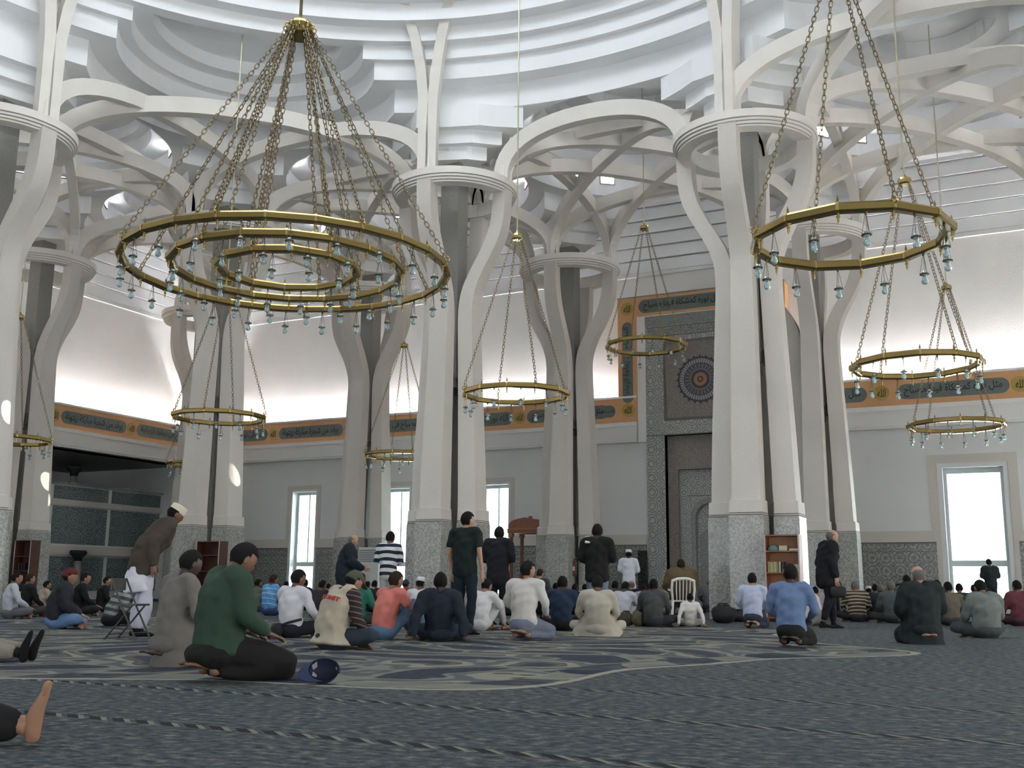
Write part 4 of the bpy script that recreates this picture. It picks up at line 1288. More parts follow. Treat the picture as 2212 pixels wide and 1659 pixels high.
br.obj('visor', 'cap_blue', t)
st = MB(); pts = [cen+(tilt.to_3x3() @ Vector((.098*math.cos(math.radians(a)), .108*math.sin(math.radians(a)), -.004))) for a in range(60, 125, 8)]
st.tube(pts, .007, 6); st.obj('strap', 'cap_lining', t)
lb = MB()
for (a0, a1, z0, z1) in ((195, 225, -.055, -.012), (232, 262, -.085, -.060), (85, 100, -.03, -.015)):
    q = []
    for a, z in ((a0, z0), (a1, z0), (a1, z1), (a0, z1)):
        rr = math.sqrt(max(1e-4, .094**2-z*z))
        q.append(cen+(tilt.to_3x3() @ Vector((rr*.92*math.cos(math.radians(a)), rr*1.05*math.sin(math.radians(a)), z))))
    lb = MB(); lb.add(q, [(0, 1, 2, 3)]); lb.obj('sewn_label', 'cap_label', t)
low = min((t.matrix_world @ v.co).z if False else v.co.z for c in t.children for v in c.data.vertices)
t.location.z = -low+.002

# bags on the floor
def bag(loc, dims, m, label, strap=True, seed=0):
    t = tag(empty('bag', loc), label, 'bag', 'bags on the carpet')
    r_ = random.Random(seed)
    b_ = MB(); b_.smooth = True; n, mm = 16, 10; vs_ = []
    for i in range(mm+1):
        ph = PI*i/mm
        for j in range(n):
            th = 2*PI*j/n
            x_, y_, z_ = math.sin(ph)*math.cos(th), math.sin(ph)*math.sin(th), math.cos(ph)
            k_ = 1+.09*math.sin(3*th+seed)+.07*math.sin(5*ph+2*th+seed)
            vs_.append((dims[0]*math.copysign(abs(x_)**.7, x_)*k_, dims[1]*math.copysign(abs(y_)**.7, y_)*k_, max(0, dims[2]*(1+math.copysign(abs(z_)**.8, z_))*.98*k_)))
    b_.add(vs_, [(i*n+j, (i+1)*n+j, (i+1)*n+(j+1) % n, i*n+(j+1) % n) for i in range(mm) for j in range(n)])
    b_.obj('pouch', m, t)
    if strap:
        s_ = MB(); s_.tube([(-dims[0]*.6, 0, dims[2]*1.7), (-dims[0]*.3, .02, dims[2]*2.25), (dims[0]*.3, .02, dims[2]*2.25), (dims[0]*.6, 0, dims[2]*1.7)], .012, 6); s_.obj('strap', m, t)
bag(((7.94, -2.86)[0], (7.94, -2.86)[1], 0), (.24, .18, .17), 'black_bag', 'black bag heaped at the foot of the large column, left one', True, 1)
bag(((7.97, -1.74)[0], (7.97, -1.74)[1], 0), (.20, .16, .11), 'black_bag', 'low black bag at the large column, right one', True, 2)
bag(((6.92, -5.65)[0], (6.92, -5.65)[1], 0), (.15, .12, .115), 'brown_bag', 'dark brown bag on the carpet behind the cream robe', True, 3)
bag(((7.18, -5.72)[0], (7.18, -5.72)[1], 0), (.11, .10, .13), 'olive_bag', 'olive green bag beside the dark brown bag', True, 4)
# ================================================================ PEOPLE
SKIN = {'light': (.40, .225, .15), 'tan': (.27, .145, .09), 'brown': (.16, .08, .05), 'dark': (.055, .032, .024)}
for k_, c_ in SKIN.items():
    mat('skin_'+k_, c_, .55, noise_amt=.08, noise_scale=20)
HAIRC = {'black': (.010, .009, .009), 'brown': (.03, .018, .012), 'grey': (.16, .15, .14), 'white': (.55, .54, .52)}
for k_, c_ in HAIRC.items():
    mat('hair_'+k_, c_, .8, spec=.15, noise_amt=.4, noise_scale=90, bump=.5, bump_scale=220)
def cloth(col, stripes=None):
    """stripes: (second colour, count per metre, share)"""
    key = 'cloth_%03d_%03d_%03d' % tuple(int(c*255) for c in col)+('_s%d' % int(stripes[1]*10+stripes[0][0]*50) if stripes else '')
    if key in MATS: return key
    m = mat(key, col, .9, spec=.2, noise_amt=.16, noise_scale=5, bump=.35, bump_scale=9)
    if stripes:
        nt = m.node_tree; b = nt.nodes['Principled BSDF']
        tc = nn(nt, 'ShaderNodeTexCoord'); sp = nn(nt, 'ShaderNodeSeparateXYZ'); nt.links.new(tc.outputs['Object'], sp.inputs[0])
        w = math_n(nt, 'FRACT', math_n(nt, 'ADD', math_n(nt, 'MULTIPLY', sp.outputs[2], stripes[1]), math_n(nt, 'MULTIPLY', sp.outputs[1], stripes[1]*.25)))
        f = math_n(nt, 'LESS_THAN', w, stripes[2])
        nt.links.new(mixc(nt, f, col, stripes[0]), b.inputs['Base Color'])
    return key

def V3(*a): return Vector(a)
class Geo:
    def __init__(s): s.v = []; s.f = []
    def loft(s, pts, ra, rb=None, lat=(1, 0, 0), n=10, cap=.7):
        pts = [Vector(p) for p in pts]; k = len(pts)
        rb = rb or ra
        ra = list(ra); rb = list(rb)
        t0 = (pts[1]-pts[0]).normalized(); t1 = (pts[-1]-pts[-2]).normalized()
        P = [pts[0]-t0*ra[0]*cap*.95, pts[0]-t0*ra[0]*cap*.6]+pts+[pts[-1]+t1*ra[-1]*cap*.6, pts[-1]+t1*ra[-1]*cap*.95]
        A = [ra[0]*.35, ra[0]*.78]+ra+[ra[-1]*.78, ra[-1]*.35]
        B = [rb[0]*.35, rb[0]*.78]+rb+[rb[-1]*.78, rb[-1]*.35]
        lat = Vector(lat); base = len(s.v); K = len(P)
        for i, p in enumerate(P):
            t = (P[min(i+1, K-1)]-P[max(i-1, 0)]).normalized()
            a = lat-t*lat.dot(t)
            if a.length < .15:
                a = Vector((0, 1, 0))-t*t.y
                if a.length < .15: a = Vector((0, 0, 1))-t*t.z
            a.normalize(); b = t.cross(a)
            for j in range(n):
                q = 2*PI*j/n
                s.v.append(tuple(p+a*(A[i]*math.cos(q))+b*(B[i]*math.sin(q))))
        for i in range(K-1):
            for j in range(n):
                s.f.append((base+i*n+j, base+i*n+(j+1) % n, base+(i+1)*n+(j+1) % n, base+(i+1)*n+j))
        s.f.append(tuple(base+j for j in reversed(range(n)))); s.f.append(tuple(base+(K-1)*n+j for j in range(n)))
        return s
    def ball(s, c, r, n=12, m=8, R=None, fn=None):
        base = len(s.v); c = Vector(c)
        if isinstance(r, (int, float)): r = (r, r, r)
        for i in range(m+1):
            ph = PI*i/m
            for j in range(n):
                th = 2*PI*j/n
                d = Vector((math.sin(ph)*math.cos(th), math.sin(ph)*math.sin(th), math.cos(ph)))
                p = Vector((d.x*r[0], d.y*r[1], d.z*r[2]))
                if fn: p = fn(d, p)
                if R is not None: p = R @ p
                s.v.append(tuple(c+p))
        for i in range(m):
            for j in range(n):
                s.f.append((base+i*n+j, base+(i+1)*n+j, base+(i+1)*n+(j+1) % n, base+i*n+(j+1) % n))
        return s
def gs(x, w): return math.exp(-(x/w)**2)
def head_fn(d, p):
    p = p.copy()
    if d.z < 0:
        p.x *= 1-.30*(-d.z)**1.4
        if d.y < 0: p.y *= 1-.35*(-d.z)
    if d.y < 0 and d.z > -.3: p.y *= 1.07
    if d.y > 0:
        p.y += .026*gs(d.x, .15)*gs(d.z+.13, .17)
        p.y += .005*gs(d.z-.22, .10)*gs(d.x, .5)
        p.y -= .009*(gs(d.x-.36, .16)+gs(d.x+.36, .16))*gs(d.z-.06, .11)
        p.y += .006*gs(d.x, .25)*gs(d.z+.52, .07)
        p.y += .014*gs(d.x, .3)*gs(d.z+.85, .18)
    return p
def hair_fn(style):
    def fn(d, p):
        face = d.y > .12 and d.z < .52-.12*abs(d.x)
        side = d.y > -.10 and d.z < -.10
        low = d.z < -.50
        top = style == 'bald' and (d.z > .42+.25*max(0, -d.y))
        k = .86 if (face or side or low or top) else 1.065
        q = head_fn(d, p)
        return q*k
    return fn
HR = (.084, .103, .124)
def hand(g, w, d, nrm, side, curl=.4, sc=1.0):
    """palm and five fingers; w wrist, d pointing direction, nrm palm normal, side +1 right"""
    d = Vector(d).normalized(); nrm = Vector(nrm); nrm = (nrm-d*nrm.dot(d)).normalized(); lt = d.cross(nrm)*side
    w = Vector(w)
    g.loft([w-d*.02, w+d*.02, w+d*.06, w+d*.088], [x*sc for x in (.027, .034, .041, .040)], [x*sc for x in (.021, .019, .017, .013)], lt, 8, .4)
    for i, (o, L) in enumerate(((.030, .068), (.010, .078), (-.011, .072), (-.031, .056))):
        p = w+d*.088*sc+lt*o*sc; pts = [p-d*.01]; dd = d.copy(); a = curl*(.5+.12*i)
        for sgm in (.45, .32, .25):
            p = p+dd*(L*sgm*sc); pts.append(p)
            dd = (dd*math.cos(a)+nrm*math.sin(a)).normalized()
        g.loft(pts, [.0098*sc, .0094*sc, .0085*sc, .0070*sc], None, lt, 6, .5)
    p = w+d*.025*sc+lt*.034*sc; t1 = (d*.72+lt*.65+nrm*.25).normalized(); t2 = (d*.93+lt*.2+nrm*.3).normalized()
    g.loft([p-t1*.015, p+t1*.036*sc, p+t1*.036*sc+t2*.032*sc], [.0135*sc, .0120*sc, .0088*sc], None, nrm, 6, .5)
def foot(g, ankle, d, up, side, bare=True, sc=1.0):
    d = Vector(d).normalized(); up = Vector(up); up = (up-d*up.dot(d)).normalized(); lt = d.cross(up)
    a = Vector(ankle)
    base = a-up*.055*sc
    g.loft([a+up*.02, a-up*.02], [.040*sc, .042*sc], None, lt, 8, .3)
    g.loft([base-d*.05*sc, base+up*.012, base+d*.07*sc+up*.006, base+d*.135*sc-up*.010, base+d*.165*sc-up*.014], [x*sc for x in (.030, .034, .038, .046, .042)], [x*sc for x in (.030, .040, .030, .019, .014)], lt, 10, .6)
    if bare:
        for i, (o, L, r) in enumerate(((.030, .038, .013), (.010, .036, .0095), (-.006, .030, .009), (-.021, .024, .0085), (-.034, .018, .008))):
            p = base+d*.165*sc-up*.016+lt*(o*sc*side)
            g.loft([p-d*.015, p+d*L*sc*.6, p+d*L*sc-up*.004], [r*sc, r*sc, r*.8*sc], None, lt, 6, .6)

def rotx(p, piv, ang):
    """lean forward by ang (radians) about the lateral axis through piv"""
    p = Vector(p); q = p-piv; c, s_ = math.cos(ang), math.sin(ang)
    return piv+Vector((q.x, q.y*c+q.z*s_, -q.y*s_+q.z*c))
def pose(kind, o):
    J = {}
    ln = math.radians(o.get('lean', 0)); bow = o.get('bow', 10); wide = o.get('wide', 1.0)
    def sides(f): return [f(-1), f(1)]
    if kind == 'stand':
        z0 = .93
        sp = [V3(0, -.01, .90), V3(0, -.015, 1.08), V3(0, 0, 1.26), V3(0, 0, 1.40), V3(0, .0, 1.455)]
        J['hip'] = sides(lambda s: V3(s*.09, 0, .92)); st = o.get('stride', 0)
        J['knee'] = [V3(-.10, .03+st*.5, .50), V3(.10, .03-st*.4, .50)]
        J['ankle'] = [V3(-.10, -.02+st, .085), V3(.10, -.02-st, .085+abs(st)*.1)]
        J['fdir'] = [V3(-.12, 1, 0), V3(.12, 1, 0)]; J['fup'] = [V3(0, 0, 1)]*2
        arms = o.get('arms', 'down')
        sh = sides(lambda s: V3(s*.195, -.005, 1.42))
        if arms == 'down':
            el = sides(lambda s: V3(s*.255, -.03, 1.13)); wr = sides(lambda s: V3(s*.25, .05, .88)); hd = sides(lambda s: V3(0, .15, -1)); hn = sides(lambda s: V3(-s, 0, 0))
        elif arms == 'fold':
            el = sides(lambda s: V3(s*.27, .0, 1.14)); wr = [V3(-.02, .20, 1.10), V3(.05, .22, 1.13)]; hd = [V3(1, .1, 0), V3(-1, .1, 0)]; hn = sides(lambda s: V3(0, -1, 0))
        elif arms == 'reach':
            el = [V3(-.25, .02, 1.13), V3(.27, .10, 1.15)]; wr = [V3(-.22, .16, .93), V3(.22, .34, 1.04)]; hd = [V3(0, .6, -1), V3(0, 1, -.2)]; hn = sides(lambda s: V3(-s, 0, 0))
    elif kind == 'kneel':
        sp = [V3(0, -.03, .22), V3(0, -.045, .40), V3(0, -.02, .58), V3(0, .01, .71), V3(0, .015, .765)]
        J['hip'] = sides(lambda s: V3(s*.105, 0, .22)); J['knee'] = sides(lambda s: V3(s*.17*wide, .43, .105))
        J['ankle'] = sides(lambda s: V3(s*.09, -.10, .075)); J['fdir'] = sides(lambda s: V3(-s*.35, -1, -.10)); J['fup'] = [V3(0, .1, -1)]*2
        sh = sides(lambda s: V3(s*.20, .0, .725)); el = sides(lambda s: V3(s*.285, .03, .46)); wr = sides(lambda s: V3(s*.17, .26, .335)); hd = sides(lambda s: V3(-s*.2, 1, -.35)); hn = sides(lambda s: V3(0, -.3, -1))
    elif kind in ('cross', 'leanback', 'kneesup', 'legsout'):
        sp = [V3(0, 0, .11), V3(0, -.035, .27), V3(0, -.03, .45), V3(0, .0, .58), V3(0, .005, .635)]
        J['hip'] = sides(lambda s: V3(s*.10, .02, .115))
        sh = sides(lambda s: V3(s*.20, -.005, .595)); el = sides(lambda s: V3(s*.285, .08, .34)); wr = sides(lambda s: V3(s*.20, .29, .215)); hd = sides(lambda s: V3(-s*.4, 1, -.4)); hn = sides(lambda s: V3(0, -.3, -1))
        J['knee'] = sides(lambda s: V3(s*.37*wide, .27, .155)); J['ankle'] = [V3(.10, .36, .075), V3(-.08, .27, .085)]
        J['fdir'] = [V3(1, .05, 0), V3(-1, .1, 0)]; J['fup'] = [V3(0, .7, .7)]*2
        if kind == 'kneesup':
            J['knee'] = sides(lambda s: V3(s*.15, .38, .47)); J['ankle'] = sides(lambda s: V3(s*.13, .56, .085)); J['fdir'] = sides(lambda s: V3(s*.1, 1, 0)); J['fup'] = [V3(0, 0, 1)]*2
            el = sides(lambda s: V3(s*.28, .20, .40)); wr = [V3(-.07, .46, .36), V3(.06, .48, .39)]; hd = [V3(1, .1, 0), V3(-1, .1, 0)]; hn = sides(lambda s: V3(0, -1, 0))
        if kind == 'leanback':
            el = sides(lambda s: V3(s*.31, -.22, .30)); wr = sides(lambda s: V3(s*.33, -.30, .065)); hd = sides(lambda s: V3(s*.5, -1, -.15)); hn = sides(lambda s: V3(0, 0, -1))
        if kind == 'legsout':
            J['knee'] = sides(lambda s: V3(s*.11, .47, .12)); J['ankle'] = sides(lambda s: V3(s*.10, .90, .085)); J['fdir'] = sides(lambda s: V3(s*.15, .18, 1)); J['fup'] = [V3(0, -1, .1)]*2
            if o.get('tuck'): J['knee'][0] = V3(-.13, .26, .34); J['ankle'][0] = V3(-.12, .34, .085); J['fdir'][0] = V3(0, 1, 0); J['fup'] = [V3(0, 0, 1), V3(0, -1, .1)]
            el = sides(lambda s: V3(s*.30, -.20, .32)); wr = sides(lambda s: V3(s*.32, -.28, .065)); hd = sides(lambda s: V3(s*.5, -1, -.15)); hn = sides(lambda s: V3(0, 0, -1))
    elif kind == 'chair':
        sp = [V3(0, 0, .50), V3(0, -.03, .67), V3(0, -.02, .86), V3(0, .0, .99), V3(0, .005, 1.045)]
        J['hip'] = sides(lambda s: V3(s*.10, .02, .51)); J['knee'] = sides(lambda s: V3(s*.16, .44, .50)); J['ankle'] = sides(lambda s: V3(s*.15, .46, .085)); J['fdir'] = sides(lambda s: V3(s*.1, 1, 0)); J['fup'] = [V3(0, 0, 1)]*2
        sh = sides(lambda s: V3(s*.20, .0, 1.01)); el = sides(lambda s: V3(s*.30, .06, .75)); wr = sides(lambda s: V3(s*.17, .30, .62)); hd = sides(lambda s: V3(-s*.2, 1, -.2)); hn = sides(lambda s: V3(0, -.3, -1))
    piv = sp[0]
    F = lambda p: rotx(p, piv, ln)
    J['spine'] = [sp[0]]+[rotx(q, piv, ln*(.55 if i == 0 else 1)) for i, q in enumerate(sp[1:])]
    J['sh'] = [F(q) for q in sh]
    if kind in ('leanback', 'legsout') or o.get('arms') == 'table': J['el'] = [e_+(F(e_)-e_)*.6 for e_ in el]; J['wr'] = wr
    elif kind == 'kneesup' or ln == 0: J['el'], J['wr'] = el, wr
    elif kind == 'stand': J['el'] = [F(q)*.5+q*.5+V3(0, .12, 0)*0 for q in el]; J['wr'] = [F(q)*.45+q*.55 for q in wr]
    else: J['el'] = [q+(F(q)-q)*.7 for q in el]; J['wr'] = [q+(F(q)-q)*.25 for q in wr]
    J['hd'], J['hn'] = hd, hn
    nb = J['spine'][-1]
    b = math.radians(bow)
    up = V3(0, math.sin(ln*.6), math.cos(ln*.6))
    J['neck'] = [nb-up*.03, nb+up*.030+V3(0, .015+.02*math.sin(b), 0)]
    nt_ = J['neck'][1]
    R = Matrix.Rotation(math.radians(o.get('look', 0)), 3, 'Z') @ Matrix.Rotation(-(b+ln*.3), 3, 'X')
    J['R'] = R; J['hc'] = nt_ + R @ V3(0, .018, .105)
    return J

BAKE = []     # (object, extra geo, noise amplitude)
def remesh_obj(name, g, voxel, m, parent, extra=None, noise=0.0, smooth=4):
    me = bpy.data.meshes.new(name); me.from_pydata(g.v, [], g.f); me.update()
    me.materials.append(MATS[m])
    o = link(name, me, parent)
    md = o.modifiers.new('r', 'REMESH'); md.mode = 'VOXEL'; md.voxel_size = voxel; md.use_smooth_shade = True
    ms = o.modifiers.new('s', 'SMOOTH'); ms.factor = .5; ms.iterations = smooth
    BAKE.append((o, extra, noise, MATS[m]))
    return o
def plain_obj(name, g, m, parent, smooth=True):
    me = bpy.data.meshes.new(name); me.from_pydata(g.v, [], g.f); me.update()
    me.polygons.foreach_set('use_smooth', [smooth]*len(me.polygons))
    me.materials.append(MATS[m] if isinstance(m, str) else m)
    o = link(name, me, parent); fix_normals(me)
    return o

def person(loc, kind, heading, label, shirt=(.5, .5, .5), pants=(.03, .03, .04), skin='tan', hair='black', style='short', head=None, s=1.0, fat=1.0, sleeve='long',
           stripes=None, vox=.024, robe=False, coat=0.0, shoes=None, bare=True, group='worshippers', vest=None, collar=False, **o):
    J = pose(kind, o)
    hi = vox < .026
    # ---- body (skin)
    core = Geo(); S = J['spine']
    core.loft(S, [.13*fat, .12*fat, .14*fat, .13*fat, .06], [.10*fat, .09*fat, .10*fat, .08*fat, .05])
    core.loft([J['neck'][0]-V3(0, 0, .03), J['neck'][0], J['neck'][1], J['neck'][1]+J['R'] @ V3(0, .015, .06)], [.066, .058, .054, .052])
    ex = Geo()
    for i in (0, 1):
        core.loft([J['sh'][i], J['el'][i], J['wr'][i]], [.045*fat, .038*fat, .027])
        core.loft([J['hip'][i], J['knee'][i]], [.07*fat, .05*fat]); core.loft([J['knee'][i], J['ankle'][i]], [.05*fat, .036])
        hand(ex, J['wr'][i], J['hd'][i], J['hn'][i], 1 if i else -1, o.get('curl', .35))
        if bare and not shoes:
            foot(ex, J['ankle'][i], J['fdir'][i], J['fup'][i], 1 if i else -1, True)
    R = J['R']; hc = J['hc']
    n1, n2 = (22, 18) if hi else (14, 11)
    ex.ball(hc, HR, n1, n2, R, head_fn)
    for sx in (-1, 1):
        ex.ball(hc+R @ V3(sx*.084, -.008, -.012), (.011, .021, .034), 8, 6, R)
    body = remesh_obj('person', core, max(vox, .02), 'skin_'+skin, None, ex, 0, 3)
    tag(body, label, 'person', group)
    if o.get('eyes'):
        for sx in (-1, 1):
            eg = Geo(); eg.ball(hc+R @ V3(sx*.032, .089, .008), (.013, .008, .007), 8, 6, R); plain_obj('eye', eg, 'script_black', body)
    # ---- hair or headgear
    if style != 'none':
        hg = Geo(); hg.ball(hc, HR, n1, n2, R, hair_fn(style)); plain_obj('hair', hg, 'hair_'+hair, body)
    if head:
        typ, hcol = head
        cg = Geo()
        def cap_fn(d, p, typ=typ):
            q = head_fn(d, p)
            if typ == 'kufi':
                lim = .18
                if d.z > lim: r_ = math.hypot(d.x, d.y); q = Vector((d.x*HR[0]*1.12*(1/max(r_, .35))*min(1, r_/.6)*.92, d.y*HR[1]*1.14*(1/max(r_, .35))*min(1, r_/.6)*.92, min(.128, .02+d.z*.125)))
                else: q = q*.86
                return q
            lim = -.05 if d.y < 0 else .22
            return q*1.12 if d.z > lim else q*.86
        cg.ball(hc, HR, 22 if hi else 16, 16 if hi else 12, R, cap_fn)
        co_ = plain_obj('cap', cg, cloth(hcol), body)
        if typ == 'cap':
            bg_ = Geo(); bg_.loft([hc+R @ V3(0, .07, .045), hc+R @ V3(0, .13, .040), hc+R @ V3(0, .17, .028)], [.07, .068, .05], [.008, .007, .006], R @ V3(1, 0, 0), 10, .3); plain_obj('visor', bg_, cloth(hcol), co_)
    # ---- trousers
    tg_ = Geo(); k = fat
    sp0 = S[0]
    tg_.loft([sp0+V3(0, 0, -.02), sp0+V3(0, -.005, .10)], [.175*k, .165*k], [.135*k, .125*k])
    if kind == 'kneel': tg_.ball(sp0+V3(0, -.06, -.03), (.185*k, .155*k, .115), 12, 8)
    if kind in ('cross', 'leanback', 'kneesup', 'legsout'): tg_.ball(sp0+V3(0, -.03, .0), (.19*k, .155*k, .115), 12, 8)
    for i in (0, 1):
        h_, kn, an = J['hip'][i], J['knee'][i], J['ankle'][i]
        kk = kn+(V3(0, 0, .02) if kind == 'kneel' else V3(0, 0, 0))
        tg_.loft([h_, (h_+kk)/2, kk], [.098*k, .090*k, .072*k])
        ae = an+(kn-an).normalized()*.05
        kc = kn-(V3(0, 0, .03) if kind == 'kneel' else V3(0, 0, 0))
        fl_ = o.get('flare', 1.0)
        tg_.loft([kc, (kc+ae)/2, ae], [.072*k, .068*k*fl_, .054*fl_])
    tr_ = remesh_obj('trousers', tg_, vox, cloth(pants), body, None, .006, 4)
    if shoes:
        for i in (0, 1):
            fg = Geo(); foot(fg, J['ankle'][i], J['fdir'][i], J['fup'][i], 1, False, 1.08); plain_obj('sock', fg, cloth(shoes), body)
    # ---- shirt, coat or robe
    c = coat
    sg = Geo()
    low = S[0]+V3(0, 0, .04 if kind != 'stand' else -.02)
    if kind in ('kneel',): low = S[0]+V3(0, -.01, -.02)
    pts = [low]+S[1:]
    ra = [.192*k+c, .178*k+c, .198*k+c, .178*k+c, .080+c*.4]; rb = [.150*k+c, .140*k+c, .148*k+c, .118*k+c, .070+c*.4]
    if kind == 'stand':
        hem = o.get('hem', .86); pts = [V3(0, 0, hem)]+pts; ra = [.19*k+c*1.2+(.04 if hem < .7 else 0)]+ra; rb = [.145*k+c*1.2+(.05 if hem < .7 else 0)]+rb
        ln_ = math.radians(o.get('lean', 0))
        if hem < .6: pts = [V3(0, 0, hem), V3(0, -.01, (hem+.9)/2)]+pts[1:]; ra = [.24, .215]+ra[1:]; rb = [.21, .17]+rb[1:]
    sg.loft(pts, ra, rb, cap=.35)
    for i in (0, 1):
        sh_, el_, wr_ = J['sh'][i], J['el'][i], J['wr'][i]
        sg.loft([S[3]*.6+sh_*.4, sh_], [.095*k+c, .076*k+c])
        if sleeve == 'long':
            sg.loft([sh_, (sh_+el_)/2, el_], [.076*k+c, .068*k+c, .058*k+c]); sg.loft([el_, (el_+wr_)/2, wr_-(wr_-el_).normalized()*.015], [.058*k+c, .052*k+c, .040+c])
        elif sleeve == 'short':
            sg.loft([sh_, sh_.lerp(el_, .72)], [.076*k+c, .068*k+c], cap=.2)
    if robe:
        if kind == 'kneel': sg.loft([S[1]+V3(0, .0, 0), S[0]+V3(0, .06, .02), V3(0, .10, .06)], [.19*k, .235*k, .27*k], [.15*k, .24*k, .34*k], cap=.15)
        else: sg.loft([S[1]+V3(0, .02, 0), S[0]+V3(0, .08, .02), V3(0, .12, .05)], [.20*k, .30*k, .37*k], [.16*k, .25*k, .31*k], cap=.15)
    st = remesh_obj('shirt' if not coat else 'jacket', sg, vox, cloth(shirt, stripes), body, None, o.get('folds', .008), 4)
    if collar:
        cg = Geo(); cg.loft([J['neck'][0]-V3(0, .0, .015), J['neck'][0]+V3(0, .008, .035)], [.078, .071], [.074, .067], cap=.1); plain_obj('collar', cg, cloth(shirt), st)
    if sleeve == 'short' and vest is None:
        ag = Geo()
    if vest:
        vg = Geo(); e = .022
        vp = [low+V3(0, -.01, -.10)]+pts; 
        vg.loft(vp, [x+e for x in [ra[0]+.055]+ra], [x+e for x in [rb[0]+.05]+rb], cap=.06)
        for i in (0, 1): vg.loft([S[3]*.6+J['sh'][i]*.4, J['sh'][i]*.9+S[3]*.1], [.112*k, .098*k], cap=.2)
        remesh_obj('vest', vg, vox, cloth(vest), body, None, .008, 4)
    body.location = loc if len(loc) == 3 else (loc[0], loc[1], 0)
    body.rotation_euler = (0, 0, math.radians(heading))
    body.scale = (s, s, s)
    return body, J

def bake_people():
    dg = bpy.context.evaluated_depsgraph_get()
    out = []
    for o, ex, nz, m in BAKE:
        out.append(bpy.data.meshes.new_from_object(o.evaluated_get(dg)))
    for (o, ex, nz, m), me in zip(BAKE, out):
        o.modifiers.clear()
        n = len(me.vertices)
        co = np.empty(n*3); me.vertices.foreach_get('co', co); co = co.reshape(-1, 3)
        if nz > 0:
            nr = np.empty(n*3); me.vertices.foreach_get('normal', nr); nr = nr.reshape(-1, 3)
            ph = rng.uniform(0, 6.28, 6)
            x, y, z = co[:, 0], co[:, 1], co[:, 2]
            q = np.sin(31*z+9*x+ph[0]+2.2*np.sin(11*x+7*y+ph[1]))+.8*np.sin(24*x-17*z+ph[2]+1.7*np.sin(13*z+ph[3]))+.5*np.sin(52*z+30*y-20*x+ph[4])
            co = co+nr*(q*nz*.55)[:, None]
            me.vertices.foreach_set('co', co.ravel()); me.update()
        if ex is not None and ex.v:
            polys = np.empty(len(me.loops), int); me.loops.foreach_get('vertex_index', polys)
            tot = np.empty(len(me.polygons), int); me.polygons.foreach_get('loop_total', tot)
            faces = []; k = 0
            for t_ in tot: faces.append(tuple(polys[k:k+t_])); k += t_
            nm = bpy.data.meshes.new(o.name)
            nm.from_pydata([tuple(q) for q in co]+ex.v, [], [tuple(int(i) for i in f) for f in faces]+[tuple(i+n for i in f) for f in ex.f])
            nm.update(); bpy.data.meshes.remove(me); me = nm
            fix_normals(me)
        me.polygons.foreach_set('use_smooth', [True]*len(me.polygons))
        me.materials.clear(); me.materials.append(m)
        me.name = o.name
        old = o.data; o.data = me; bpy.data.meshes.remove(old)
# ---------------------------------------------------------------- the crowd
W = (.62, .62, .62); CREAM = (.38, .355, .30); NAVY = (.022, .030, .052); BLK = (.012, .012, .014); CHAR = (.035, .036, .04); GREY = (.16, .16, .16); JEANS = (.085, .13, .20); DJEANS = (.03, .042, .06)
# front: nearest worshippers
green, gj = person((8.40, -18.02), 'kneel', -24, 'kneeling man in dark green sweater with bare feet, nearest in the crowd', (.030, .056, .040), (.012, .012, .012), 'brown', 'black', s=.985, fat=1.27, vox=.017, bow=34, eyes=1, collar=True, folds=.006)
person((7.12, -17.14), 'kneel', -18, 'kneeling man in long grey tunic left of the green sweater', (.155, .142, .13), (.14, .13, .12), 'dark', 'black', s=.955, fat=1.0, robe=True, vox=.02, bow=22)
vest_p, vj = person((6.79, -14.44), 'cross', -22, 'seated man in beige lettered vest and patterned cap', (.030, .024, .026), DJEANS, 'tan', 'black', s=.99, fat=1.12, lean=16, bow=30, vox=.02, stripes=((.17, .11, .10), 17, .22), vest=(.40, .36, .285), head=('cap', (.075, .078, .06)), eyes=1)
person((6.16, -12.43), 'kneesup', -16, 'seated man in coral pink shirt and blue jeans', (.58, .185, .155), (.10, .17, .26), 'tan', 'brown', sleeve='short', s=.98, fat=1.0, lean=12, bow=8, vox=.02)
person((6.90, -12.31), 'leanback', 26, 'man in navy jacket leaning back on both hands', (.017, .022, .034), (.022, .032, .045), 'dark', 'black', s=.96, fat=1.05, lean=-12, bow=10, vox=.02, coat=.012)
person((7.67, -11.45), 'kneel', -2, 'kneeling man in white shirt with grey-blue trousers', (.53, .515, .49), (.14, .16, .21), 'tan', 'black', s=.985, fat=1.0, vox=.02, bow=2, look=-25, eyes=1, folds=.010)
person((8.00, -9.76), 'cross', 20, 'seated man wrapped in a cream robe', (.40, .375, .31), CREAM, 'brown', 'black', s=.955, fat=1.08, robe=True, vox=.021, bow=15, folds=.006)
person((10.99, -11.03), 'kneel', 2, 'kneeling man in sky blue shirt and black trousers', (.12, .18, .31), (.012, .012, .014), 'dark', 'black', s=.955, fat=1.0, vox=.019, bow=6, collar=True, folds=.009)
person((12.28, -9.21), 'kneel', 26, 'bald man kneeling in long black suit before the bright window', (.018, .024, .026), (.018, .022, .024), 'light', 'grey', 'bald', s=.965, fat=1.12, vox=.02, bow=8, coat=.02, robe=True)
person((12.91, -6.73), 'cross', 30, 'heavy man in washed grey-green shirt seated by the bright window', (.145, .165, .155), (.05, .055, .06), 'brown', 'black', s=.96, fat=1.22, vox=.021, bow=28, folds=.009)
person((4.87, -12.64), 'cross', -8, 'seated man in white shirt with black waist bag', (.58, .58, .62), (.02, .022, .03), 'brown', 'black', s=.985, fat=1.0, vox=.02, bow=14, look=-12, folds=.009)
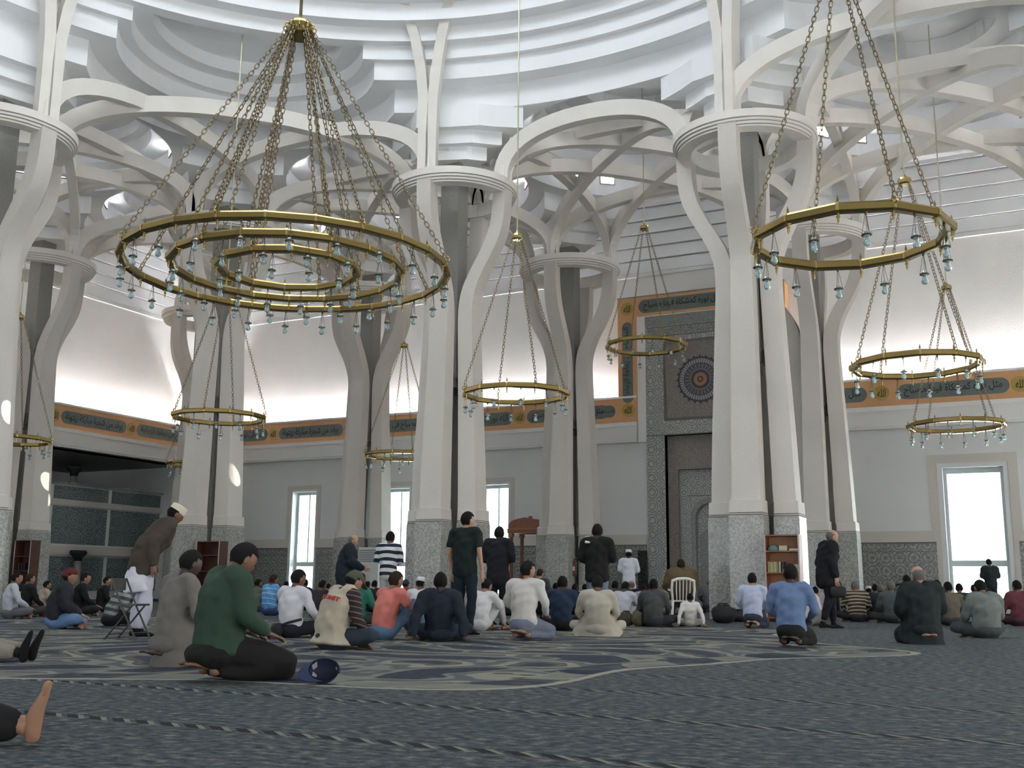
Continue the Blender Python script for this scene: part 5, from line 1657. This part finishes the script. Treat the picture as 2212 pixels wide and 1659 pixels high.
person((0.48, -12.54), 'cross', -44, 'seated man in dark jacket and maroon knit hat with blue jeans', (.022, .024, .030), (.11, .19, .33), 'tan', 'black', s=1.0, fat=1.12, vox=.021, lean=6, bow=6, coat=.015, head=('beanie', (.10, .02, .022)), eyes=1)
person((0.26, -11.28), 'cross', -36, 'grey-haired man bent forward in grey striped sweater', (.24, .25, .25), (.015, .016, .018), 'tan', 'grey', s=.93, fat=1.1, vox=.022, lean=22, bow=30, stripes=((.055, .065, .072), 8.5, .5))
person((8.01, -5.30), 'leanback', 20, 'child in white shirt seated near the plastic chair', (.58, .56, .54), (.40, .37, .33), 'brown', 'black', s=.66, vox=.026, lean=-6, bow=8)
person((9.11, -5.20), 'kneel', 4, 'kneeling man in pale blue shirt beside the bookcase', (.42, .46, .60), (.03, .035, .055), 'light', 'black', s=.93, vox=.022, bow=4, look=18, collar=True, folds=.009)
person((10.06, 0.13), 'cross', 18, 'seated man in brown and cream striped jumper', (.40, .35, .26), (.03, .03, .035), 'tan', 'grey', s=.97, fat=1.1, vox=.026, bow=16, stripes=((.055, .04, .032), 13, .62))
person((6.81, -8.30), 'cross', 10, 'seated man in dark navy shirt between white shirt and cream robe', (.020, .034, .062), BLK, 'dark', 'black', s=.96, fat=1.05, vox=.023, bow=14)
person((7.47, -5.75), 'cross', 6, 'seated man in charcoal grey shirt near the man on the chair', (.062, .066, .066), (.03, .032, .038), 'dark', 'black', s=.94, fat=1.05, vox=.025, bow=12)
person((6.33, -4.27), 'kneesup', 0, 'seated man in white shirt hugging his knees', (.44, .44, .50), (.40, .40, .46), 'dark', 'black', s=.93, vox=.026, lean=14, bow=24)
person((5.78, -9.12), 'kneesup', -6, 'man in white shirt seated behind the polo-shirted standing man', (.58, .57, .58), (.50, .50, .52), 'tan', 'black', s=.92, vox=.024, lean=12, bow=20)
# standing figures
bent, bj = person((3.08, -13.52), 'stand', -30, 'man in brown jacket and cream cap bending over the folding chair', (.062, .050, .040), (.50, .50, .60), 'brown', 'black', s=1.06, fat=1.06, vox=.021, lean=27, bow=22, coat=.022, arms='down', head=('kufi', (.62, .57, .45)), shoes=BLK, hem=.76, flare=1.5, eyes=1)
tg2 = Geo(); tg2.loft([V3(0, -.02, .92), V3(0, -.05, .76), V3(0, -.06, .62), V3(0, -.05, .54)], [.15, .195, .205, .20], [.11, .15, .165, .165], cap=.05)
remesh_obj('long_shirt', tg2, .022, cloth((.62, .62, .70)), bent, None, .010, 3)
person((6.28, -10.54), 'stand', -4, 'tall standing man in dark polo shirt and jeans', (.012, .020, .020), (.016, .020, .034), 'light', 'black', sleeve='short', s=1.015, fat=1.0, vox=.02, bow=2, look=-20, arms='down', shoes=BLK, collar=True)
person((4.90, -6.78), 'stand', 4, 'standing man in black coat before the bright window', (.013, .013, .018), (.012, .012, .015), 'dark', 'black', s=1.02, fat=1.06, vox=.022, bow=6, coat=.014, arms='fold', hem=.72, shoes=BLK)
person((7.13, -7.57), 'stand', 12, 'standing man in black jacket and faded jeans near the niche', (.012, .012, .014), (.14, .19, .24), 'dark', 'black', s=1.0, fat=1.02, vox=.022, bow=6, coat=.012, arms='fold', shoes=BLK, hem=.80)
old, oj = person((10.24, -4.27), 'stand', -56, 'bald old man walking in a black suit', (.012, .014, .018), (.012, .013, .016), 'light', 'grey', 'bald', s=1.02, fat=1.10, vox=.021, lean=6, bow=14, coat=.024, arms='down', shoes=BLK, hem=.74, stride=.14, eyes=1)
person((1.08, -6.06), 'stand', -56, 'man in dark navy overcoat walking past the tall window', (.016, .020, .034), (.02, .022, .03), 'light', 'grey', 'bald', s=.99, fat=1.12, vox=.024, lean=8, bow=12, coat=.035, arms='reach', shoes=BLK, hem=.50, eyes=1)
person((2.34, -6.42), 'stand', 8, 'standing man in white and navy striped shirt', (.60, .60, .60), (.42, .42, .40), 'brown', 'black', s=1.0, fat=1.0, vox=.024, bow=8, arms='fold', stripes=((.02, .026, .045), 7.2, .48), shoes=BLK)
person((3.55, 3.77), 'stand', 14, 'man in white robe and white cap standing by the mihrab', (.58, .60, .66), (.5, .5, .55), 'dark', 'black', s=.99, fat=1.0, vox=.028, bow=8, arms='fold', head=('kufi', (.68, .68, .66)), hem=.22, shoes=BLK)
person((12.28, 11.2), 'stand', 20, 'dark figure standing right against the bright window', (.03, .035, .04), (.03, .03, .04), 'dark', 'black', s=.95, fat=1.05, vox=.03, bow=12, arms='fold', shoes=BLK)
person((6.92, -2.29), 'chair', 24, 'man in olive brown jacket sitting on the white plastic chair', (.105, .075, .040), (.05, .045, .04), 'tan', 'brown', s=.98, fat=1.36, vox=.024, bow=6, coat=.025, shoes=BLK)
# middle rows
mid = [
    ((-3.84, -9.87), 'cross', -30, 'seated man in pale shirt at the far left edge', (.40, .42, .46), (.12, .12, .13), 'tan', 'black', dict(s=.97)),
    ((-4.59, -8.94), 'cross', -10, 'seated man in black shirt with a yellow line on the back', (.014, .014, .014), (.05, .045, .05), 'tan', 'brown', dict(s=.96, fat=1.08)),
    ((-5.92, -7.36), 'cross', -20, 'man in beige shirt seated behind the maroon hat', (.34, .30, .24), (.1, .1, .1), 'tan', 'black', dict(s=.80)),
    ((-4.33, -7.78), 'cross', -38, 'man in black top seated left of the striped sweater', (.012, .012, .014), (.02, .02, .022), 'tan', 'black', dict(s=.99, fat=1.1)),
    ((-6.25, -5.37), 'cross', -40, 'man in black jacket seated behind the striped sweater', (.012, .012, .013), (.02, .02, .02), 'tan', 'black', dict(s=.93, fat=1.05)),
    ((-1.58, -5.04), 'cross', -14, 'seated man in bright blue striped shirt', (.085, .25, .46), (.03, .05, .12), 'brown', 'brown', dict(s=1.0, fat=1.12, stripes=((.40, .55, .66), 9, .12))),
    ((-3.85, -2.78), 'cross', 0, 'dark-haired man seated behind the green sweater', (.10, .12, .09), (.05, .05, .05), 'brown', 'black', dict(s=.90)),
    ((-4.25, -0.31), 'cross', 10, 'small dark figure seated before the narrow window', (.03, .035, .07), BLK, 'brown', 'black', dict(s=.92)),
    ((0.34, -5.94), 'cross', -4, 'man in plum dark coat seated behind the lettered vest', (.032, .026, .034), BLK, 'brown', 'black', dict(s=.88, lean=10)),
    ((-6.80, 4.30), 'cross', 6, 'man in pale grey shirt seated below the walking overcoat', (.42, .43, .45), GREY, 'tan', 'black', dict(s=.80)),
    ((3.24, -8.76), 'cross', -8, 'seated man in teal green shirt', (.035, .17, .125), (.03, .06, .05), 'brown', 'black', dict(s=.99, fat=1.05)),
    ((-3.11, 0.99), 'cross', 0, 'man in white shirt behind the teal green shirt', (.50, .50, .52), GREY, 'brown', 'black', dict(s=.88)),
    ((-1.83, -0.59), 'cross', 12, 'man in black shirt seated by the air conditioner', (.02, .02, .024), BLK, 'tan', 'black', dict(s=.90)),
    ((-0.30, -1.56), 'cross', 0, 'man with red scarf and dark cap below the striped shirt', (.24, .05, .05), BLK, 'brown', 'black', dict(s=.92, head=('beanie', (.03, .04, .09)))),
    ((3.33, -6.90), 'cross', 8, 'man in white shirt and white round cap', (.52, .53, .56), (.3, .3, .33), 'brown', 'black', dict(s=.93, head=('kufi', (.66, .66, .68)))),
    ((-4.12, 5.45), 'chair', 16, 'grey-haired man in black seated at the central column', (.018, .018, .022), BLK, 'tan', 'grey', dict(s=.86, fat=1.1, shoes=BLK)),
    ((2.33, -1.16), 'cross', 0, 'dark seated figure behind the kneeling white shirt', (.03, .03, .035), BLK, 'brown', 'black', dict(s=.88)),
    ((4.61, -4.38), 'chair', 0, 'man with reddish face just behind the kneeling white shirt', (.05, .05, .055), BLK, 'light', 'brown', dict(s=.79, shoes=BLK)),
    ((2.98, -0.52), 'cross', 6, 'dark-haired man seated below the wooden canopy', (.035, .03, .03), BLK, 'brown', 'black', dict(s=.93)),
    ((3.18, 0.82), 'cross', 0, 'man in black seated behind the navy shirt', (.02, .02, .02), BLK, 'brown', 'black', dict(s=.85)),
    ((2.23, 3.80), 'cross', 10, 'man in light shirt seated behind the cream robe', (.40, .40, .40), GREY, 'brown', 'black', dict(s=.86)),
    ((4.27, 0.77), 'cross', 6, 'man in dusky shirt seated below the black jacket', (.06, .055, .06), BLK, 'dark', 'black', dict(s=.94)),
    ((4.28, 1.93), 'cross', 6, 'red-faced bald man in black shirt seated below the white robe', (.016, .016, .018), BLK, 'light', 'grey', dict(s=.97, style='bald')),
    ((5.10, 0.50), 'cross', 10, 'man in lilac shirt seated behind the charcoal shirt', (.36, .34, .42), GREY, 'brown', 'black', dict(s=.88)),
    ((5.25, 1.74), 'cross', 8, 'man in white round cap seated left of the plastic chair', (.30, .31, .33), GREY, 'brown', 'black', dict(s=.93, head=('kufi', (.62, .62, .64)))),
    ((5.58, 4.53), 'kneel', 18, 'grey figure sitting at the foot of the bookcase column', (.11, .11, .115), CHAR, 'brown', 'grey', dict(s=.93)),
    ((9.59, -3.08), 'cross', 6, 'black-haired boy in white shirt behind the sky blue shirt', (.54, .52, .52), GREY, 'tan', 'black', dict(s=.92)),
    ((9.13, 0.52), 'cross', 14, 'boy in pinkish shirt beside the walking old man', (.46, .38, .38), GREY, 'tan', 'black', dict(s=.83)),
    ((8.14, 10.19), 'cross', 10, 'man in white shirt seated behind the striped jumper', (.48, .46, .46), GREY, 'tan', 'black', dict(s=.82)),
    ((9.51, 5.97), 'cross', 16, 'man in white cap seated right of the striped jumper', (.03, .03, .034), BLK, 'brown', 'black', dict(s=.86, head=('kufi', (.60, .58, .57)))),
    ((10.38, 1.66), 'cross', 20, 'man in dark blue-grey seated right of the white cap', (.03, .042, .056), BLK, 'brown', 'grey', dict(s=.90, fat=1.1)),
    ((10.85, -0.31), 'cross', 22, 'man in slate shirt seated left of the black suit', (.075, .085, .09), CHAR, 'brown', 'grey', dict(s=.97, fat=1.1)),
    ((11.07, 0.64), 'kneel', 22, 'dark-haired man in grey shirt left behind the black suit', (.085, .088, .09), CHAR, 'brown', 'black', dict(s=.98, fat=1.08)),
    ((11.75, -0.24), 'cross', 24, 'man in greenish shirt right behind the black suit', (.06, .075, .068), CHAR, 'brown', 'black', dict(s=1.0, fat=1.05)),
    ((12.04, -1.31), 'cross', 28, 'man in beige and dark coat seated under the bright window', (.12, .105, .085), CHAR, 'brown', 'black', dict(s=.95)),
    ((12.04, 7.27), 'cross', 26, 'small dark head seated left below the window figure', (.05, .06, .065), CHAR, 'brown', 'black', dict(s=.94)),
    ((-8.15, 2.55), 'cross', 4, 'far dark head between the green sweater and the blue stripes', (.05, .05, .055), BLK, 'brown', 'black', dict(s=.92)),
    ((-5.99, 1.11), 'cross', 8, 'far man in cream shirt left of the white shirt with waist bag', (.36, .33, .27), GREY, 'brown', 'black', dict(s=.86)),
    ((-4.58, 4.88), 'cross', 6, 'far man in grey between the coral shirt and the red scarf', (.20, .20, .21), BLK, 'brown', 'black', dict(s=.90)),
    ((-1.49, 2.84), 'cross', 10, 'far dark man left behind the polo-shirted standing man', (.03, .03, .035), BLK, 'dark', 'black', dict(s=.90)),
    ((-1.34, 6.73), 'cross', 0, 'far man in brown shirt left of the wooden canopy post', (.10, .07, .05), BLK, 'brown', 'black', dict(s=.90)),
    ((2.05, 2.18), 'cross', 4, 'far man in white shirt right of the wooden canopy', (.42, .42, .43), GREY, 'brown', 'black', dict(s=.88)),
    ((3.38, 2.25), 'cross', 10, 'far man in olive shirt seated behind the faded jeans', (.09, .085, .05), BLK, 'brown', 'black', dict(s=.90)),
    ((1.82, 10.56), 'cross', 12, 'far dark head right below the lattice screen', (.04, .04, .045), BLK, 'brown', 'black', dict(s=.92)),
    ((2.95, 9.81), 'cross', 12, 'far man in grey shirt just left of the plastic chair back', (.16, .16, .17), BLK, 'brown', 'black', dict(s=.88)),
    ((9.80, 5.08), 'cross', 18, 'far man in black behind the blue-grey seated man', (.02, .02, .024), BLK, 'brown', 'black', dict(s=.92)),
    ((10.32, 5.59), 'cross', 18, 'far man in brown shirt behind the slate shirt', (.10, .08, .06), BLK, 'brown', 'black', dict(s=.95)),
    ((11.89, 3.96), 'cross', 22, 'far man in dark shirt at the left foot of the bright window', (.03, .035, .04), BLK, 'brown', 'black', dict(s=.95)),
    ((13.25, -0.29), 'cross', 30, 'seated man in maroon shirt at the right edge', (.12, .038, .05), (.06, .03, .04), 'brown', 'black', dict(s=1.0, fat=1.15)),
]
for (loc, kd, hdg, lab, sh_, pa_, sk_, ha_, kw) in mid:
    kw.setdefault('vox', .028); kw.setdefault('bow', 10)
    person(loc, kd, hdg, lab, sh_, pa_, sk_, ha_, **kw)
# two people mostly outside the picture on the left: only their outstretched legs show
person((4.93, -17.93), 'legsout', -62, 'outstretched legs in beige trousers with black socks at left edge', (.10, .10, .11), (.24, .22, .18), 'tan', 'black', s=1.0, fat=1.05, vox=.021, shoes=(.010, .010, .012), lean=-15, flare=1.25)
person((8.98, -21.27), 'legsout', -58, 'black trouser legs with a bare foot at the lower left corner', (.05, .05, .055), (.012, .011, .012), 'tan', 'black', s=1.0, fat=1.05, vox=.019, lean=-15, flare=1.45, tuck=True)
# lettering on the vest, waist bag, straps
lt_me = text_mesh('ICOMIT', 'lettering', .052, .25, 'vest_red' if 'vest_red' in MATS else (mat('vest_red', (.36, .035, .035), .8) and 'vest_red'), .004, .02)
for v_ in lt_me.vertices:          # follow the round of the back
    v_.co.x += .07
    v_.co.z -= .19*(1-math.sqrt(max(.05, 1-(v_.co.x/.255)**2)))
sp_ = vj['spine']
lo_ = link('lettering', lt_me, vest_p)
up_v = (sp_[3]-sp_[2]).normalized(); rt_v = V3(1, 0, 0); out_v = rt_v.cross(up_v)
pos = sp_[3]*.12+sp_[2]*.88+out_v*.207
lo_.matrix_local = Matrix(((rt_v.x, up_v.x, out_v.x, pos.x+.0), (rt_v.y, up_v.y, out_v.y, pos.y), (rt_v.z, up_v.z, out_v.z, pos.z), (0, 0, 0, 1)))
# things worn: waist bag, shoulder towel, bag in the old man's hand, stripe on a back
wb_p = [o for o in bpy.data.objects if o.get('label') == 'seated man in white shirt with black waist bag'][0]
wg = Geo(); wg.loft([V3(-.16, -.17, .10), V3(-.02, -.20, .11)], [.055, .055], [.085, .085], (0, 1, 0), 12, .4); plain_obj('waist_bag', wg, 'black_bag', wb_p)
wg = Geo(); wg.loft([V3(-.05, -.185, .15), V3(.10, -.165, .20), V3(.20, -.03, .24)], [.008, .008, .008], [.018, .018, .018], (0, 1, 0), 8, .3); plain_obj('waist_strap', wg, 'black_bag', wb_p)
ob = oj['wr'][1]
t = tag(empty('bag', (0, 0, 0)), 'black bag held low by the walking old man', 'bag')
wg = Geo(); wg.loft([V3(-.10, 0, -.12), V3(.10, 0, -.12)], [.10, .10], [.05, .05], (0, 0, 1), 12, .4); plain_obj('pouch', wg, 'black_bag', t)
wg = Geo(); wg.loft([V3(-.07, 0, -.04), V3(-.03, 0, .06), V3(.03, 0, .06), V3(.07, 0, -.04)], [.009]*4, None, (0, 1, 0), 6, .3); plain_obj('strap', wg, 'black_bag', t)
th_ = math.radians(-56); sc_ = 1.02
t.location = (old.location.x+sc_*(ob.x*math.cos(th_)-(ob.y+.03)*math.sin(th_)), old.location.y+sc_*(ob.x*math.sin(th_)+(ob.y+.03)*math.cos(th_)), sc_*(ob.z-.14)); t.rotation_euler = (0, 0, th_+1.2)
tw_p = [o for o in bpy.data.objects if o.get('label', '').startswith('standing man in black jacket and faded jeans')][0]
wg = Geo(); wg.loft([V3(-.13, -.11, 1.40), V3(-.14, -.03, 1.50), V3(-.15, .06, 1.47), V3(-.15, .10, 1.38)], [.055]*4, [.012]*4, (1, 0, 0), 10, .2); plain_obj('towel', wg, cloth(W), tw_p)
st_p = [o for o in bpy.data.objects if 'yellow line' in o.get('label', '')][0]
wg = Geo(); wg.loft([V3(-.12, -.185, .50), V3(.12, -.185, .50)], [.014, .014], [.012, .012], (0, 0, 1), 8, .2); mat('stripe_yellow', (.30, .24, .02), .8); plain_obj('back_stripe', wg, 'stripe_yellow', st_p)
bake_people()
